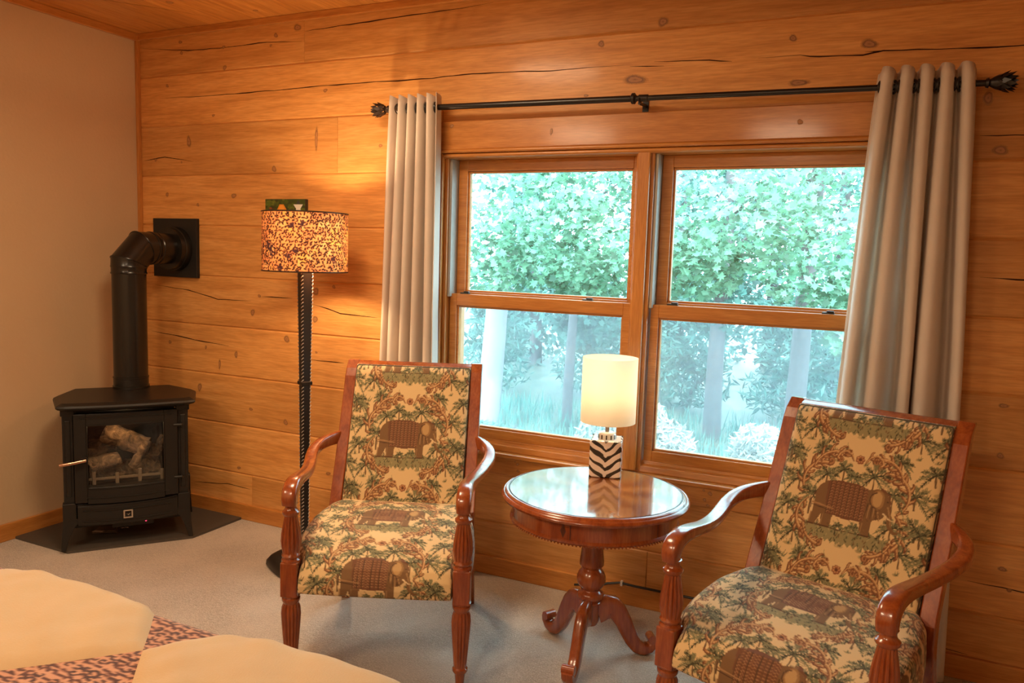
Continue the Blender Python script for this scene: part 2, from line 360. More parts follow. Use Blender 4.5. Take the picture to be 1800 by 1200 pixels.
def boards(name, rects, mats, knots=(), cracks=(), ch=.007, plane='y', y0=0.0, depth=.15):
    """flat boards with chamfered edges lying in one wall, one mesh; rects: (a0, a1, b0, b1, rnd)"""
    vs, fs, mi, bd, kr = [], [], [], [], []
    def P(a, b, d): return (a, y0 + d, b) if plane == 'y' else (a, b, y0 + d)
    for (a0, a1, b0, b1, rnd) in rects:
        o = len(vs); c = min(ch, (a1 - a0) / 3, (b1 - b0) / 3)
        for (da, d) in ((0, depth), (0, ch * .8), (c, 0)):
            ca = c * .25 if da else 0
            vs.extend([P(a0 + ca, b0 + da, d), P(a1 - ca, b0 + da, d), P(a1 - ca, b1 - da, d), P(a0 + ca, b1 - da, d)])
        fl = [(o+8, o+9, o+10, o+11)] + [(o+4*l+k, o+4*l+(k+1) % 4, o+4*l+4+(k+1) % 4, o+4*l+4+k) for l in (0, 1) for k in range(4)] + [(o+3, o+2, o+1, o)]
        fs += fl; mi += [0] * len(fl); bd += [rnd] * 12; kr += [0] * 12
    sgn = -1
    for (kx, kz, rx, rz) in knots:
        rx, rz = rx * .82, rz * .82
        o = len(vs); n = 20; vs.append(P(kx, kz, sgn * .0012)); kr.append(0.0); bd.append((0, 0, 0))
        ph = random.random() * 6
        for j in range(n):
            t = 2 * PI * j / n; q = 1.25 * (1 + .12 * math.sin(2 * t + ph) + .08 * math.sin(3 * t + ph))
            vs.append(P(kx + rx * q * math.cos(t), kz + rz * q * math.sin(t), sgn * .0008)); kr.append(1.0); bd.append((0, 0, 0))
        for j in range(n): fs.append((o, o + 1 + j, o + 1 + (j + 1) % n)); mi.append(1)
    for pl in cracks:
        # resample with a little wobble
        pts = []
        for (p, q) in zip(pl[:-1], pl[1:]):
            m = max(2, int(math.hypot(q[0] - p[0], q[1] - p[1]) / .05))
            for j in range(m): pts.append((p[0] + (q[0] - p[0]) * j / m, p[1] + (q[1] - p[1]) * j / m + random.uniform(-.0015, .0015)))
        pts.append(pl[-1]); o = len(vs); n = len(pts)
        for j, (a, b) in enumerate(pts):
            e = min(j, n - 1 - j) / max(1, n / 4); wd = (.0012 + .0016 * random.random()) * min(1, .15 + e)
            vs += [P(a, b - wd, sgn * .0006), P(a, b + wd, sgn * .0006)]; kr += [0, 0]; bd += [(0, 0, 0)] * 2
        for j in range(n - 1): fs.append((o+2*j, o+2*j+2, o+2*j+3, o+2*j+1)); mi.append(2)
    me = bpy.data.meshes.new(name); me.from_pydata(vs, [], fs)
    for m in mats: me.materials.append(m)
    me.polygons.foreach_set('material_index', mi)
    at = me.color_attributes.new('board', 'FLOAT_COLOR', 'POINT'); at.data.foreach_set('color', np.c_[np.array(bd, float), np.ones(len(vs))].ravel())
    ak = me.attributes.new('knot_r', 'FLOAT', 'POINT'); ak.data.foreach_set('value', np.array(kr, float))
    bm = bmesh.new(); bm.from_mesh(me); bmesh.ops.recalc_face_normals(bm, faces=bm.faces); bm.to_mesh(me); bm.free()
    o = bpy.data.objects.new(name, me); C.objects.link(o); return o

def rnd3(): return tuple(RNG.random(3))
ZJ = [-.06, .241, .499, .758, 1.015, 1.275, 1.538, 1.797, 2.060, 2.319, 2.70]
BUTT = {0: [.772, 2.9], 1: [], 3: [], 7: [1.311], 9: [1.111], 4: []}
rects = []
for k in range(len(ZJ) - 1):
    z0, z1 = ZJ[k], ZJ[k + 1]
    xs = [-.2] + BUTT.get(k, []) + [XR + .1]
    for a, b in zip(xs[:-1], xs[1:]):
        r = rnd3()
        if z1 <= WZ0 or z0 >= WZ1: rects.append((a, b, z0, z1, r)); continue
        if a < WX0: rects.append((a, min(b, WX0), z0, z1, r))
        if b > WX1: rects.append((max(a, WX1), b, z0, z1, rnd3()))
        m0, m1 = max(a, WX0), min(b, WX1)
        if m1 > m0:
            if z0 < WZ0: rects.append((m0, m1, z0, WZ0, r))
            if z1 > WZ1: rects.append((m0, m1, WZ1, z1, r))
struct(boards('wall_back', rects, [LOG, KNOT, CRACK], KNOTS, CRACKS))

# ceiling boards run away from the window wall
rects = []; x = -.2
while x < XR + .1:
    rects.append((x, x + .145, YB - .1, .14, rnd3())); x += .145
ck = [(.62, -.35, .02, .025), (1.05, -.42, .014, .018), (.45, -.75, .02, .024), (.92, -.12, .02, .012), (1.2, -.3, .012, .02), (1.5, -.22, .015, .02), (.75, -.55, .012, .016)]
def flipz(o):
    o.location.z = 0; return o
cb = boards('ceiling', rects, [CEIL, KNOT, CRACK], [(a, b, c, d) for a, b, c, d in ck], [[(.25, -.6), (.5, -.3), (.62, -.12)]], ch=.005, plane='z', y0=ZC, depth=.10)
struct(cb)

def strip(name, x0, x1, y0, y1, z0, z1, mat, bevel=.003):
    b = MB(); b.box(x0, x1, y0, y1, z0, z1); return struct(b.build(name, mat, bevel=bevel))
strip('trim_1', -.018, XR, -.018, 0, 2.512, ZC, TRIM)                 # along the ceiling, window wall
strip('trim_2', -.018, .004, YB, -.0, 2.508, ZC, TRIMY)               # along the ceiling, left wall
strip('trim_3', -.018, .001, -.022, 0, .08, 2.512, TRIMV)             # corner strip
strip('baseboard_back', -.0, XR, -.018, 0, 0, .083, TRIM)
strip('baseboard_left', -.018, .0, YB, 0, 0, .083, TRIMY)

# ---------------------------------------------------------------- window wall joinery
def knot_decals(host, lst, y):
    o = boards('knots', [], [LOG, KNOT, CRACK], lst, [], y0=y)
    bm = bmesh.new(); bm.from_mesh(o.data); me = o.data
    o.parent = host; o.name = 'knot'; o['label'] = 'dark brown knots in the board'
    return o
b = MB(); b.box(1.872, 3.76, -.024, .0, 1.884, 2.004)
hd = struct(b.build('trim_4', TRIM, bevel=.003)); knot_decals(hd, [(1.944, 1.985, .012, .011), (2.415, 1.944, .008, .02), (3.382, 1.942, .012, .014)], -.0245)
b = MB()                                                                # stepped head casing under the board
b.box(1.875, 3.76, -.030, 0.0, 1.868, 1.884); b.box(1.905, 3.73, -.020, .11, 1.848, 1.868)
b.tube([(1.876, -.030, 1.8755), (3.759, -.030, 1.8755)], .0075, 14); b.tube([(1.906, -.020, 1.858), (3.729, -.020, 1.858)], .0085, 14)
struct(b.build('trim_5', TRIM, bevel=.003))
b = MB()                                                                # left casing with a moulding and jamb
b.box(1.80, 1.902, -.020, 0, .56, 1.868); b.box(1.885, 1.905, -.030, .11, .56, 1.868); b.box(1.905, 1.922, -.008, .13, .56, 1.868)
struct(b.build('trim_6', TRIMV, bevel=.003))
b = MB()
b.box(3.718, 3.83, -.020, 0, .56, 1.868); b.box(3.715, 3.735, -.030, .11, .56, 1.868); b.box(3.698, 3.715, -.008, .13, .56, 1.868)
struct(b.build('trim_7', TRIMV, bevel=.003))
b = MB()                                                                # mullion between the two windows
b.box(2.786, 2.836, -.022, .13, .575, 1.868); b.box(2.776, 2.851, -.004, .13, .575, 1.868)
struct(b.build('trim_8', TRIMV, bevel=.004))
b = MB()                                                                # sill: sloped steps, nosing
b.prism([(.13, .575), (.13, .622), (.025, .612), (.022, .600), (.004, .594), (-.002, .572), (.0, .566), (.0, .53), (.13, .53)], 1.86, 3.76, axis='x')
struct(b.build('trim_9', TRIM, bevel=.002))
b = MB(); b.box(1.86, 3.76, -.034, .0, .549, .567)
struct(b.build('trim_10', TRIM, bevel=.004))
b = MB(); b.box(1.86, 3.76, -.020, .0, .470, .549)
ap = struct(b.build('trim_11', TRIM, bevel=.003))
knot_decals(ap, [(2.31, .527, .009, .008), (2.298, .537, .005, .005), (2.314, .497, .009, .007), (3.143, .528, .012, .010), (3.118, .538, .007, .006), (3.123, .500, .009, .008), (3.137, .480, .009, .007)], -.0205)

def sash(parent, name, x0, x1, z0, z1, y0, y1, gx0, gx1, gz0, gz1):
    m = MB()
    m.box(x0, gx0, y0, y1, z0, z1); m.box(gx1, x1, y0, y1, z0, z1)
    m.box(gx0, gx1, y0, y1, z0, gz0); m.box(gx0, gx1, y0, y1, gz1, z1)
    # glazing bead, a thin step inside the frame
    s = .009
    m.box(gx0, gx0 + s, y0 + .010, y1, gz0, gz1); m.box(gx1 - s, gx1, y0 + .010, y1, gz0, gz1)
    m.box(gx0 + s, gx1 - s, y0 + .010, y1, gz0, gz0 + s); m.box(gx0 + s, gx1 - s, y0 + .010, y1, gz1 - s, gz1)
    o = m.build(name, TRIM, parent, bevel=.002)
    g = MB(); ym = y0 + .02
    g.box(gx0 + s - .002, gx1 - s + .002, ym, ym + .003, gz0 + s - .002, gz1 - s + .002)
    p = g.build('pane', GLASS, o); p['label'] = 'clear glass pane'
    return o
for i, (wx, wr) in enumerate(((1.922, 2.776), (2.851, 3.698))):
    W = bpy.data.objects.new('window_%d' % (i + 1), None); C.objects.link(W); W.location = (0, 0, 0); struct(W)
    sash(W, 'upper_sash', wx + .014, wr - .006, 1.205, 1.848, .066, .098, wx + .058, wr - .030, 1.262, 1.800)
    lo = sash(W, 'lower_sash', wx + .004, wr - .002, .612, 1.254, .026, .060, wx + .038, wr - .036, .655, 1.202)
    j = MB(); j.box(wx, wx + .013, .006, .12, 1.24, 1.848); j.box(wr - .005, wr, .062, .12, 1.24, 1.848)
    j = j.build('jamb_liner', VINYL, W, bevel=.002); j['label'] = 'grey vinyl track'
    for q in (.085, .77):
        l = MB(); cx = wx + (wr - wx) * (q if i == 0 else q + .02)
        l.box(cx - .022, cx + .022, .034, .052, 1.254, 1.260); l.box(cx - .006, cx + .020, .036, .050, 1.260, 1.266)
        l = l.build('tilt_latch', DARKPL, lo, bevel=.002); l['label'] = 'small black tilt latch'
    k = MB(); k.box(wx, wr, .108, .110, .60, 1.235)
    k = k.build('insect_screen', SCREEN, W); k['label'] = 'grey mesh insect screen'
b = MB(); b.box(WX0 - .02, WX1 + .02, .13, .17, WZ0 - .02, WZ0 + .06); b.box(WX0 - .02, WX1 + .02, .13, .17, 1.845, WZ1 + .02); b.box(WX0 - .03, 1.925, .13, .17, WZ0, WZ1); b.box(3.695, WX1 + .03, .13, .17, WZ0, WZ1); b.box(2.776, 2.851, .13, .17, WZ0, WZ1)
struct(b.build('trim_12', TRIM))

# ---------------------------------------------------------------- pattern painter (vertex colours)
class Canvas:
    def __init__(s, wmm, hmm, res, bgc):
        s.w, s.h, s.res = int(wmm / res), int(hmm / res), res
        s.a = np.empty((s.h, s.w, 3)); s.a[:] = bgc
    def _blit(s, X0, X1, Y0, Y1, maskfn, col, al):
        i0, i1 = int(math.floor(X0 / s.res)) - 1, int(math.ceil(X1 / s.res)) + 1
        j0, j1 = int(math.floor(Y0 / s.res)) - 1, int(math.ceil(Y1 / s.res)) + 1
        ii, jj = np.meshgrid(np.arange(i0, i1), np.arange(j0, j1))
        m = np.clip(maskfn((ii + .5) * s.res, (jj + .5) * s.res), 0, 1)[..., None] * al
        I, J = ii % s.w, jj % s.h
        s.a[J, I] = s.a[J, I] * (1 - m) + np.asarray(col, float) * m
    def stroke(s, pts, w0, w1, col, al=1.0):
        n = len(pts) - 1
        for k in range(n):
            (x0, y0), (x1, y1) = pts[k], pts[k + 1]
            wa = w0 + (w1 - w0) * k / n; wb = w0 + (w1 - w0) * (k + 1) / n; wm = max(wa, wb)
            dx, dy = x1 - x0, y1 - y0; L = dx * dx + dy * dy + 1e-9
            def mk(x, y):
                t = np.clip(((x - x0) * dx + (y - y0) * dy) / L, 0, 1)
                d = np.hypot(x - x0 - t * dx, y - y0 - t * dy)
                return (wa + (wb - wa) * t - d) / s.res + .5
            s._blit(min(x0, x1) - wm, max(x0, x1) + wm, min(y0, y1) - wm, max(y0, y1) + wm, mk, col, al)
    def ell(s, cx, cy, rx, ry, col, al=1.0, rot=0.0):
        R_ = max(rx, ry); ca, sa = math.cos(rot), math.sin(rot)
        def mk(x, y):
            u = (x - cx) * ca + (y - cy) * sa; v = -(x - cx) * sa + (y - cy) * ca
            return (1 - np.hypot(u / rx, v / ry)) * min(rx, ry) / s.res + .5
        s._blit(cx - R_, cx + R_, cy - R_, cy + R_, mk, col, al)
    def poly(s, pts, col, al=1.0):
        xs = [p[0] for p in pts]; ys = [p[1] for p in pts]
        def mk(x, y):
            ins = np.zeros(x.shape, bool); j = len(pts) - 1
            for i in range(len(pts)):
                xi, yi = pts[i]; xj, yj = pts[j]
                if yi != yj: ins ^= ((yi > y) != (yj > y)) & (x < (xj - xi) * (y - yi) / (yj - yi) + xi)
                j = i
            return ins.astype(float)
        s._blit(min(xs), max(xs), min(ys), max(ys), mk, col, al)
    def sample(s, xmm, ymm):
        I = np.floor(xmm / s.res).astype(int) % s.w; J = np.floor(ymm / s.res).astype(int) % s.h
        return s.a[J, I]

TAN = (214, 182, 132)
def arc(cx, cy, r0, r1, a0, a1, n=10):
    return [(cx + (r0 + (r1 - r0) * k / n) * math.cos(a0 + (a1 - a0) * k / n), cy + (r0 + (r1 - r0) * k / n) * math.sin(a0 + (a1 - a0) * k / n)) for k in range(n + 1)]
OLV = ((88, 86, 60), (116, 112, 78), (66, 62, 42), (134, 126, 88))
def palm(cv, x, y, s, n=9, trunk=0):
    """date palm: long tapering fronds with sparse leaflets, drooping at the tips"""
    if trunk: cv.stroke([(x + 3, y - trunk), (x + 1, y - trunk * .5), (x, y)], 2.6, 1.8, (104, 80, 52))
    for k in range(n):
        a = PI * (-.28 + 1.56 * (k + .5) / n) + random.uniform(-.1, .1)
        L = s * random.uniform(.8, 1.1); dr = .42 + .2 * random.random(); c = OLV[k % 3]
        f = lambda t: (x + L * t * math.cos(a), y + L * t * math.sin(a) - dr * L * t * t)
        cv.stroke([f(t) for t in np.linspace(0, 1, 7)], 2.8, .9, c)
        for q in range(2, 8):
            t = q / 8.; px, py = f(t); l = L * .24 * math.sin(PI * min(1, t * .8 + .2))
            ta = math.atan2(math.sin(a) - 2 * dr * t, math.cos(a))
            for sg in (-.6, .6): cv.stroke([(px, py), (px + l * math.cos(ta + sg), py + l * math.sin(ta + sg))], 1.6, .6, c if (q + k) % 3 else OLV[3])
def acanthus(cv, pts, w):
    """scrolling leaf: brown body with tan light, comma lobes along the outside"""
    D, Mi, Li = (116, 74, 48), (166, 120, 78), (206, 166, 114)
    n = len(pts)
    for k in range(1, n - 1, 2):
        dx, dy = pts[k + 1][0] - pts[k][0], pts[k + 1][1] - pts[k][1]; L = math.hypot(dx, dy) + 1e-6; dx, dy = dx / L, dy / L
        q = w * (1.1 + .9 * math.sin(PI * k / n))
        for sg in (1, -1):
            qq = q if sg > 0 else q * .7
            lb = [(pts[k][0] + dx * qq * t - sg * dy * qq * 1.25 * math.sin(t * 1.3), pts[k][1] + dy * qq * t + sg * dx * qq * 1.25 * math.sin(t * 1.3)) for t in (0, .35, .7, 1.05, 1.4)]
            cv.stroke(lb, w * .62, w * .30, D); cv.stroke([(x + 1, y + 1.2) for x, y in lb[:-1]], w * .40, w * .14, Mi)
            cv.stroke([(x + 1.6, y + 2.0) for x, y in lb[:-2]], w * .16, w * .06, Li)
    cv.stroke(pts, w * .35, w * .75, D); cv.stroke([(x + .9, y + 1) for x, y in pts], w * .2, w * .5, Mi); cv.stroke([(x + 1.6, y + 2) for x, y in pts], .8, w * .22, Li)
    ex, ey = pts[-1]; a = math.atan2(ey - pts[-2][1], ex - pts[-2][0])
    cu = arc(ex + w * .9 * math.cos(a + PI / 2), ey + w * .9 * math.sin(a + PI / 2), w, w * .3, a - PI / 2, a + PI * 1.1, 9)
    cv.stroke(cu, w * .55, w * .45, D); cv.stroke([(x + .8, y + .9) for x, y in cu], w * .25, w * .2, Mi)
def motif(cv, ox, oy):
    K_ = 1.22; P0 = lambda l: [(ox + x, oy + y) for x, y in l]; P = lambda l: [(ox + x * K_, oy + 6 + y * K_) for x, y in l]
    D, BR, RB, OL = (84, 58, 38), (120, 88, 56), (112, 72, 48), (118, 110, 74)
    # greenery between the frames
    for k in range(120):
        x = random.uniform(-205, 205); y = random.uniform(-165, 165)
        if (x / 128.) ** 2 + (y / 118.) ** 2 < 1: continue
        cv.ell(ox + x, oy + y, random.uniform(5, 16), random.uniform(2.5, 6), random.choice(((150, 134, 92), (168, 146, 102), (132, 118, 78))), .6)
        for q in range(3): cv.stroke([(ox + x + 3 * q, oy + y), (ox + x + 4 * q + random.uniform(-7, 7), oy + y + random.uniform(6, 20))], 1.6, .6, random.choice(OLV))
    for (x, y, s_) in ((-168, 52, 52), (170, 58, 54), (-186, -30, 50), (186, -26, 48), (-152, -108, 48), (160, -104, 50), (-198, 120, 44), (118, 146, 40), (-112, 144, 40)):
        palm(cv, ox + x, oy + y, s_, 9, 34)
    # scroll frame
    for sx in (-1, 1):
        acanthus(cv, P0([(sx * x, y) for x, y in arc(96, 52, 62, 56, -.95, 1.75, 11)]), 10)
        acanthus(cv, P0([(sx * x, y) for x, y in arc(62, 84, 70, 60, .10, 1.85, 9)]), 9)
        acanthus(cv, P0([(sx * x, y) for x, y in arc(92, -58, 66, 56, .95, -1.25, 11)]), 10)
        acanthus(cv, P0([(sx * x, y) for x, y in arc(56, -70, 74, 62, -.15, -1.35, 9)]), 8.5)
        acanthus(cv, P0([(sx * x, y) for x, y in ((18, 128), (28, 144), (46, 152), (62, 144), (68, 130), (60, 122))]), 7)
    for k in range(7):
        a = 2 * PI * k / 7; cv.ell(ox + 9 * math.cos(a), oy + 134 + 9 * math.sin(a), 5.5, 4.5, (134, 82, 54)); cv.ell(ox + 8 * math.cos(a), oy + 135 + 8 * math.sin(a), 2.8, 2.2, (196, 146, 98))
    cv.ell(ox, oy + 134, 4.5, 4.5, (100, 58, 38))
    # ground under the elephant
    g = [(-104, -62)] + [(x, -64 + 4 * math.sin(x * .13)) for x in range(-98, 100, 10)] + [(106, -60), (96, -80)]
    g += [(x, -84 - (10 if i % 2 else 2) - 9 * math.cos(x / 70.)) for i, x in enumerate(range(90, -96, -7))]
    cv.poly(P(g), (142, 130, 90))
    for k in range(130):
        x = random.uniform(-100, 100); y = random.uniform(-96, -60)
        cv.stroke(P([(x, y), (x + random.uniform(-5, 5), y + random.uniform(3, 9))]), 1.7, .7, random.choice(OLV + ((166, 150, 106), (110, 82, 54))))
    cv.stroke(P([(-86, -66), (-20, -69), (60, -66)]), 1.8, 1.2, D)
    # palms above and beside
    palm(cv, ox - 86, oy + 76, 44, 9, 56); palm(cv, ox - 40, oy + 98, 42, 9, 56); palm(cv, ox - 6, oy + 80, 32, 8, 40); palm(cv, ox + 50, oy + 92, 60, 9, 40); palm(cv, ox + 112, oy + 50, 46, 8, 60)
    palm(cv, ox - 122, oy + 10, 44, 8, 60); palm(cv, ox + 122, oy - 40, 44, 9, 30)
    # elephant, walking right
    cv.poly(P([(-90, 6), (-84, 26), (-66, 42), (-30, 48), (10, 46), (36, 40), (60, 46), (80, 38), (90, 18), (92, -4), (86, -8), (74, -22), (56, -28), (54, -68), (32, -68), (28, -34), (-20, -34), (-38, -36), (-40, -68), (-64, -68), (-66, -40), (-78, -66), (-94, -66), (-88, -30)]), BR)
    cv.stroke(P([(-90, 8), (-97, -10), (-95, -30)]), 2, 1.2, D)
    cv.poly(P([(-64, 41), (-30, 48), (10, 46), (34, 40), (36, 4), (32, -38), (-10, -40), (-54, -36), (-62, 0)]), RB)
    for q in range(8):
        x = -54 + q * 11.5
        for jj in range(11):
            y = -32 + jj * 7
            cv.stroke(P([(x, y), (x + 4, y + 3.6)]), 1.1, 1.0, (160, 120, 82)); cv.stroke(P([(x + 4, y + 3.6), (x + 8, y)]), 1.1, .9, (146, 104, 70))
        cv.stroke(P([(x - 2, -36), (x - 2, 42)]), 1.1, 1.1, D)
    cv.ell(ox + 60 * K_, oy + 6 + 20 * K_, 15 * K_, 23 * K_, (150, 112, 70)); cv.ell(ox + 59 * K_, oy + 6 + 21 * K_, 11 * K_, 18 * K_, (182, 144, 94)); cv.stroke(P(arc(60, 20, 17, 20, 1.9, 4.9, 10)), 1.6, 1.2, D)
    cv.ell(ox + 83 * K_, oy + 6 + 20 * K_, 3, 2.4, D); cv.stroke(P([(66, 46), (84, 36), (90, 18)]), 3.4, 1.6, (110, 72, 48))
    cv.stroke(P([(84, 8), (92, -14), (96, -34), (108, -46), (116, -44)]), 9, 3.2, BR); cv.stroke(P([(86, 8), (95, -16), (99, -34)]), 2.4, 1, (156, 120, 80))
    cv.stroke(P([(78, -8), (92, -18), (104, -20)]), 2.4, 1.0, (220, 192, 146))
    for q in range(6): cv.stroke(P([(40 + 5 * q, 8 - 3 * q), (36 + 7 * q, -26)]), 1.6, .9, (168, 130, 86) if q % 2 else D)
    for k in range(60):
        x = random.uniform(-88, 88); y = random.uniform(-62, 4)
        if x > 30 or y < -38: cv.stroke(P([(x, y), (x + 5, y - 4)]), .9, .6, random.choice((D, (146, 112, 74))), .6)
    cv.stroke(P([(-92, -16), (-40, -22)]), 2.4, 2, (160, 120, 80)); cv.stroke(P([(-92, -22), (-40, -28)]), 1.4, 1.2, D)
    for x0, x1 in ((-64, -42), (32, 54), (-94, -80)): cv.stroke(P([(x0 + 3, -40), (x0 + 2, -64)]), 1.8, 1.4, (152, 116, 76)); cv.stroke(P([(x0, -67), (x1, -67)]), 2, 2, D)
    palm(cv, ox + 20, oy - 62, 26, 8, 6); palm(cv, ox - 22, oy - 66, 20, 7, 4)
toile = Canvas(800, 320, 1.25, TAN)
motif(toile, 200, 160); motif(toile, 600, 320)

# ---------------------------------------------------------------- elbow chairs
FP = [(0, .0), (.10, .050), (.20, .108), (.30, .155), (.38, .182), (.45, .178), (.55, .132), (.65, .084), (.75, .040), (.85, -.002), (.93, -.034), (.965, -.056), (.987, -.084)]   # stile front edge (z, v)
def vfront(z): return float(np.interp(z, [p[0] for p in FP], [p[1] for p in FP]))
def make_chair(label, loc, rz, grp):
    t = thing('elbow_chair', label, 'chair', loc, rz, grp)
    # stiles with rear legs: smooth curve, front edge at v, local y = -v
    zs = np.linspace(0, .987, 34)
    for s in (-1, 1):
        m = MB(); vs = []
        for z in zs:
            v = vfront(z); dep = .040 if z < .93 else .040 - .012 * (z - .93) / .057
            dep *= (.8 + .2 * min(1, z / .3)); uo = np.interp(z, [0, .4, .987], [.276, .283, .277]); ui = uo - np.interp(z, [0, .3, .987], [.034, .046, .046])
            for (u, vv) in ((ui, v), (uo, v), (uo, v - dep), (ui, v - dep)): vs.append((s * u, -vv, z))
        n = len(zs); fs = [(i*4+k, i*4+(k+1) % 4, i*4+4+(k+1) % 4, i*4+4+k) for i in range(n-1) for k in range(4)] + [(3, 2, 1, 0), (n*4-4, n*4-3, n*4-2, n*4-1)]
        m.add(vs, fs); m.build('rear_leg_and_stile', MAHOG, t, bevel=.004)
    # top rail, rolled back
    m = MB(); prof = [(.955, -.060), (.973, -.066), (.985, -.088), (.983, -.108), (.970, -.112), (.955, -.098)]
    m.prism([(-v, z) for z, v in prof], -.232, .232, axis='x', smooth=True); m.build('top_rail', MAHOG, t, bevel=.003)
    # front legs, turned and fluted, with square block and arm support
    prof = [(0, .013), (.012, .0145), (.045, .018), (.050, .022), (.056, .0255), (.064, .0255), (.069, .021), (.074, .0215), (.10, .0235), (.15, .0275), (.19, .0305), (.225, .0325), (.248, .0305), (.262, .025), (.266, .0265), (.272, .030), (.279, .030), (.283, .026), (.287, .029), (.291, .031)]
    prof2 = [(.405, .031), (.412, .031), (.418, .0255), (.421, .029), (.428, .031), (.434, .028), (.437, .0275), (.455, .0315), (.475, .0335), (.50, .0315), (.53, .0265), (.552, .0225), (.560, .0215), (.563, .025), (.568, .0285), (.575, .0285), (.580, .023), (.586, .019), (.594, .0185), (.602, .0225)]
    for s in (-1, 1):
        m = MB(); c = (s * .285, -.619, 0)
        m.lathe(prof, 84, c, [(.074, .260, 14, .0042)]); m.lathe(prof2, 84, c, [(.434, .560, 14, .0042)])
        leg = m.build('front_leg', MAHOG, t)
        k = MB(); k.box(s * .285 - .0285, s * .285 + .0285, -.6475, -.5905, .289, .407); k.build('block', MAHOG, leg, bevel=.004)
    # scrolled arms
    path = [(.270, .045, .694), (.300, .082, .690), (.325, .125, .684), (.338, .175, .674), (.333, .235, .662), (.318, .30, .653), (.303, .37, .649), (.293, .44, .652), (.288, .51, .660), (.286, .562, .664), (.285, .600, .660), (.285, .626, .645), (.285, .636, .624), (.285, .632, .604)]
    sec = [(.020, .050), (.030, .048), (.038, .042), (.042, .036), (.044, .032), (.045, .030), (.045, .030), (.045, .031), (.047, .033), (.049, .037), (.050, .042), (.050, .046), (.049, .046), (.046, .042)]
    # refine
    idx = np.linspace(0, len(path) - 1, 46); ar = np.arange(len(path))
    def sm(a):
        a = np.interp(idx, ar, a); k = np.array([1, 2, 3, 2, 1]) / 9.; p_ = np.pad(a, 2, mode='reflect', reflect_type='odd'); return np.convolve(p_, k, 'valid')
    pu, pv, pz = (sm([p[j] for p in path]) for j in range(3)); sw, sh = (sm([q[j] for q in sec]) for j in range(2))
    for s in (-1, 1):
        m = MB(); m.sweep([(s * a, -b_, c_) for a, b_, c_ in zip(pu, pv, pz)], list(zip(sw, sh))); m.build('arm', MAHOG, t, sharp=60)
    # back panel in patterned fabric
    Lb = .575
    U = np.concatenate([[-.0], np.linspace(0, .464, 216), [.464]]) - .232
    V = np.concatenate([[-.0], np.linspace(0, Lb, 266), [Lb]])
    edge_u = np.ones_like(U); edge_u[0] = edge_u[-1] = 0; edge_v = np.ones_like(V); edge_v[0] = edge_v[-1] = 0
    def fb(uu, vv):
        z = .410 + vv * .977; v = np.interp(z, [p[0] for p in FP], [p[1] for p in FP])
        v = np.interp(z, [.40, .45, .55, .93, .965, .99], [.200, .178, .132, -.034, -.052, -.070])
        eu = np.clip((.232 - np.abs(uu)) / .035, 0, 1); ev = np.clip(np.minimum(vv, Lb - vv) / .035, 0, 1)
        puff = .004 + .016 * np.sqrt(1 - (1 - eu) ** 2) * np.sqrt(1 - (1 - ev) ** 2)
        puff = puff - .030 * (1 - np.outer(edge_v, edge_u))
        return uu, -(v + puff), z
    grid_obj('backrest', TOILE, U, V, fb, lambda uu, vv: toile.sample(uu * 1000 + 200, vv * 1000 - 315 + 160 + 8), t)
    # welt round the back panel
    m = MB(); loop = []
    for (u, z) in [(-.229, z) for z in np.linspace(.43, .966, 24)] + [(u, .970) for u in np.linspace(-.226, .226, 14)] + [(.229, z) for z in np.linspace(.966, .43, 24)]:
        loop.append((u, -(np.interp(z, [.40, .45, .55, .93, .965, .99], [.200, .178, .132, -.034, -.052, -.070]) + .006), z))
    m.tube(loop, .0035, 8); m.build('welt', WELT, t)
    bk = MB(); bv = [(v - .034, z) for z, v in ((.40, .19), (.55, .132), (.75, .04), (.93, -.034), (.97, -.052))]; fv = [(v - .012, z) for z, v in ((.40, .19), (.55, .132), (.75, .04), (.93, -.034), (.97, -.052))]
    bk.prism([(-a, z) for a, z in bv] + [(-a, z) for a, z in fv[::-1]], -.232, .232, axis='x'); bk.build('back_board', WELT, t)
    # seat
    ZB = .309
    row = [(.150, .478), (.22, .484), (.32, .482), (.42, .470), (.50, .455), (.56, .437), (.60, .418), (.630, .394), (.647, .366), (.654, .335), (.654, .316), (.650, .309)]
    rr = np.arange(len(row)); ri = np.linspace(0, len(row) - 1, 240)
    rv = np.interp(ri, rr, [a for a, _ in row]); rz_ = np.interp(ri, rr, [b_ for _, b_ in row])
    for _ in range(6):
        for a in (rv, rz_): a[1:-1] = (a[:-2] + 2 * a[1:-1] + a[2:]) / 4
    al = np.concatenate([[0], np.cumsum(np.hypot(np.diff(rv), np.diff(rz_)))])
    Q = np.linspace(-1, 1, 300)
    def fs_(qq, kk):
        k = np.clip(np.round(kk).astype(int), 0, 239); v = rv[k]; z = rz_[k]
        hw = np.interp(v, [.15, .22, .35, .48, .545, .575, .590, .654], [.240, .272, .297, .300, .294, .280, .256, .252])
        a = np.abs(qq); f = np.clip(a / .74, 0, 1); sd = np.clip((a - .74) / .26, 0, 1)
        hgt = np.clip((z - ZB) / .17, 0, 1)
        drop = .050 * hgt * f ** 5
        bulge = 1 + .015 * np.sin(sd * PI) * (v < .57)
        u = np.sign(qq) * hw * np.where(a <= .74, np.sin(f * PI / 2) ** .92, bulge)
        zt = z - drop + .010 * (1 - f ** 2) * hgt; zz = np.where(a <= .74, zt, (z - drop) * (1 - sd) + ZB * sd)
        zz = np.minimum(zz, np.maximum(z, ZB))
        return u, -(v + .010 * (1 - f ** 2) * (v > .6)), zz
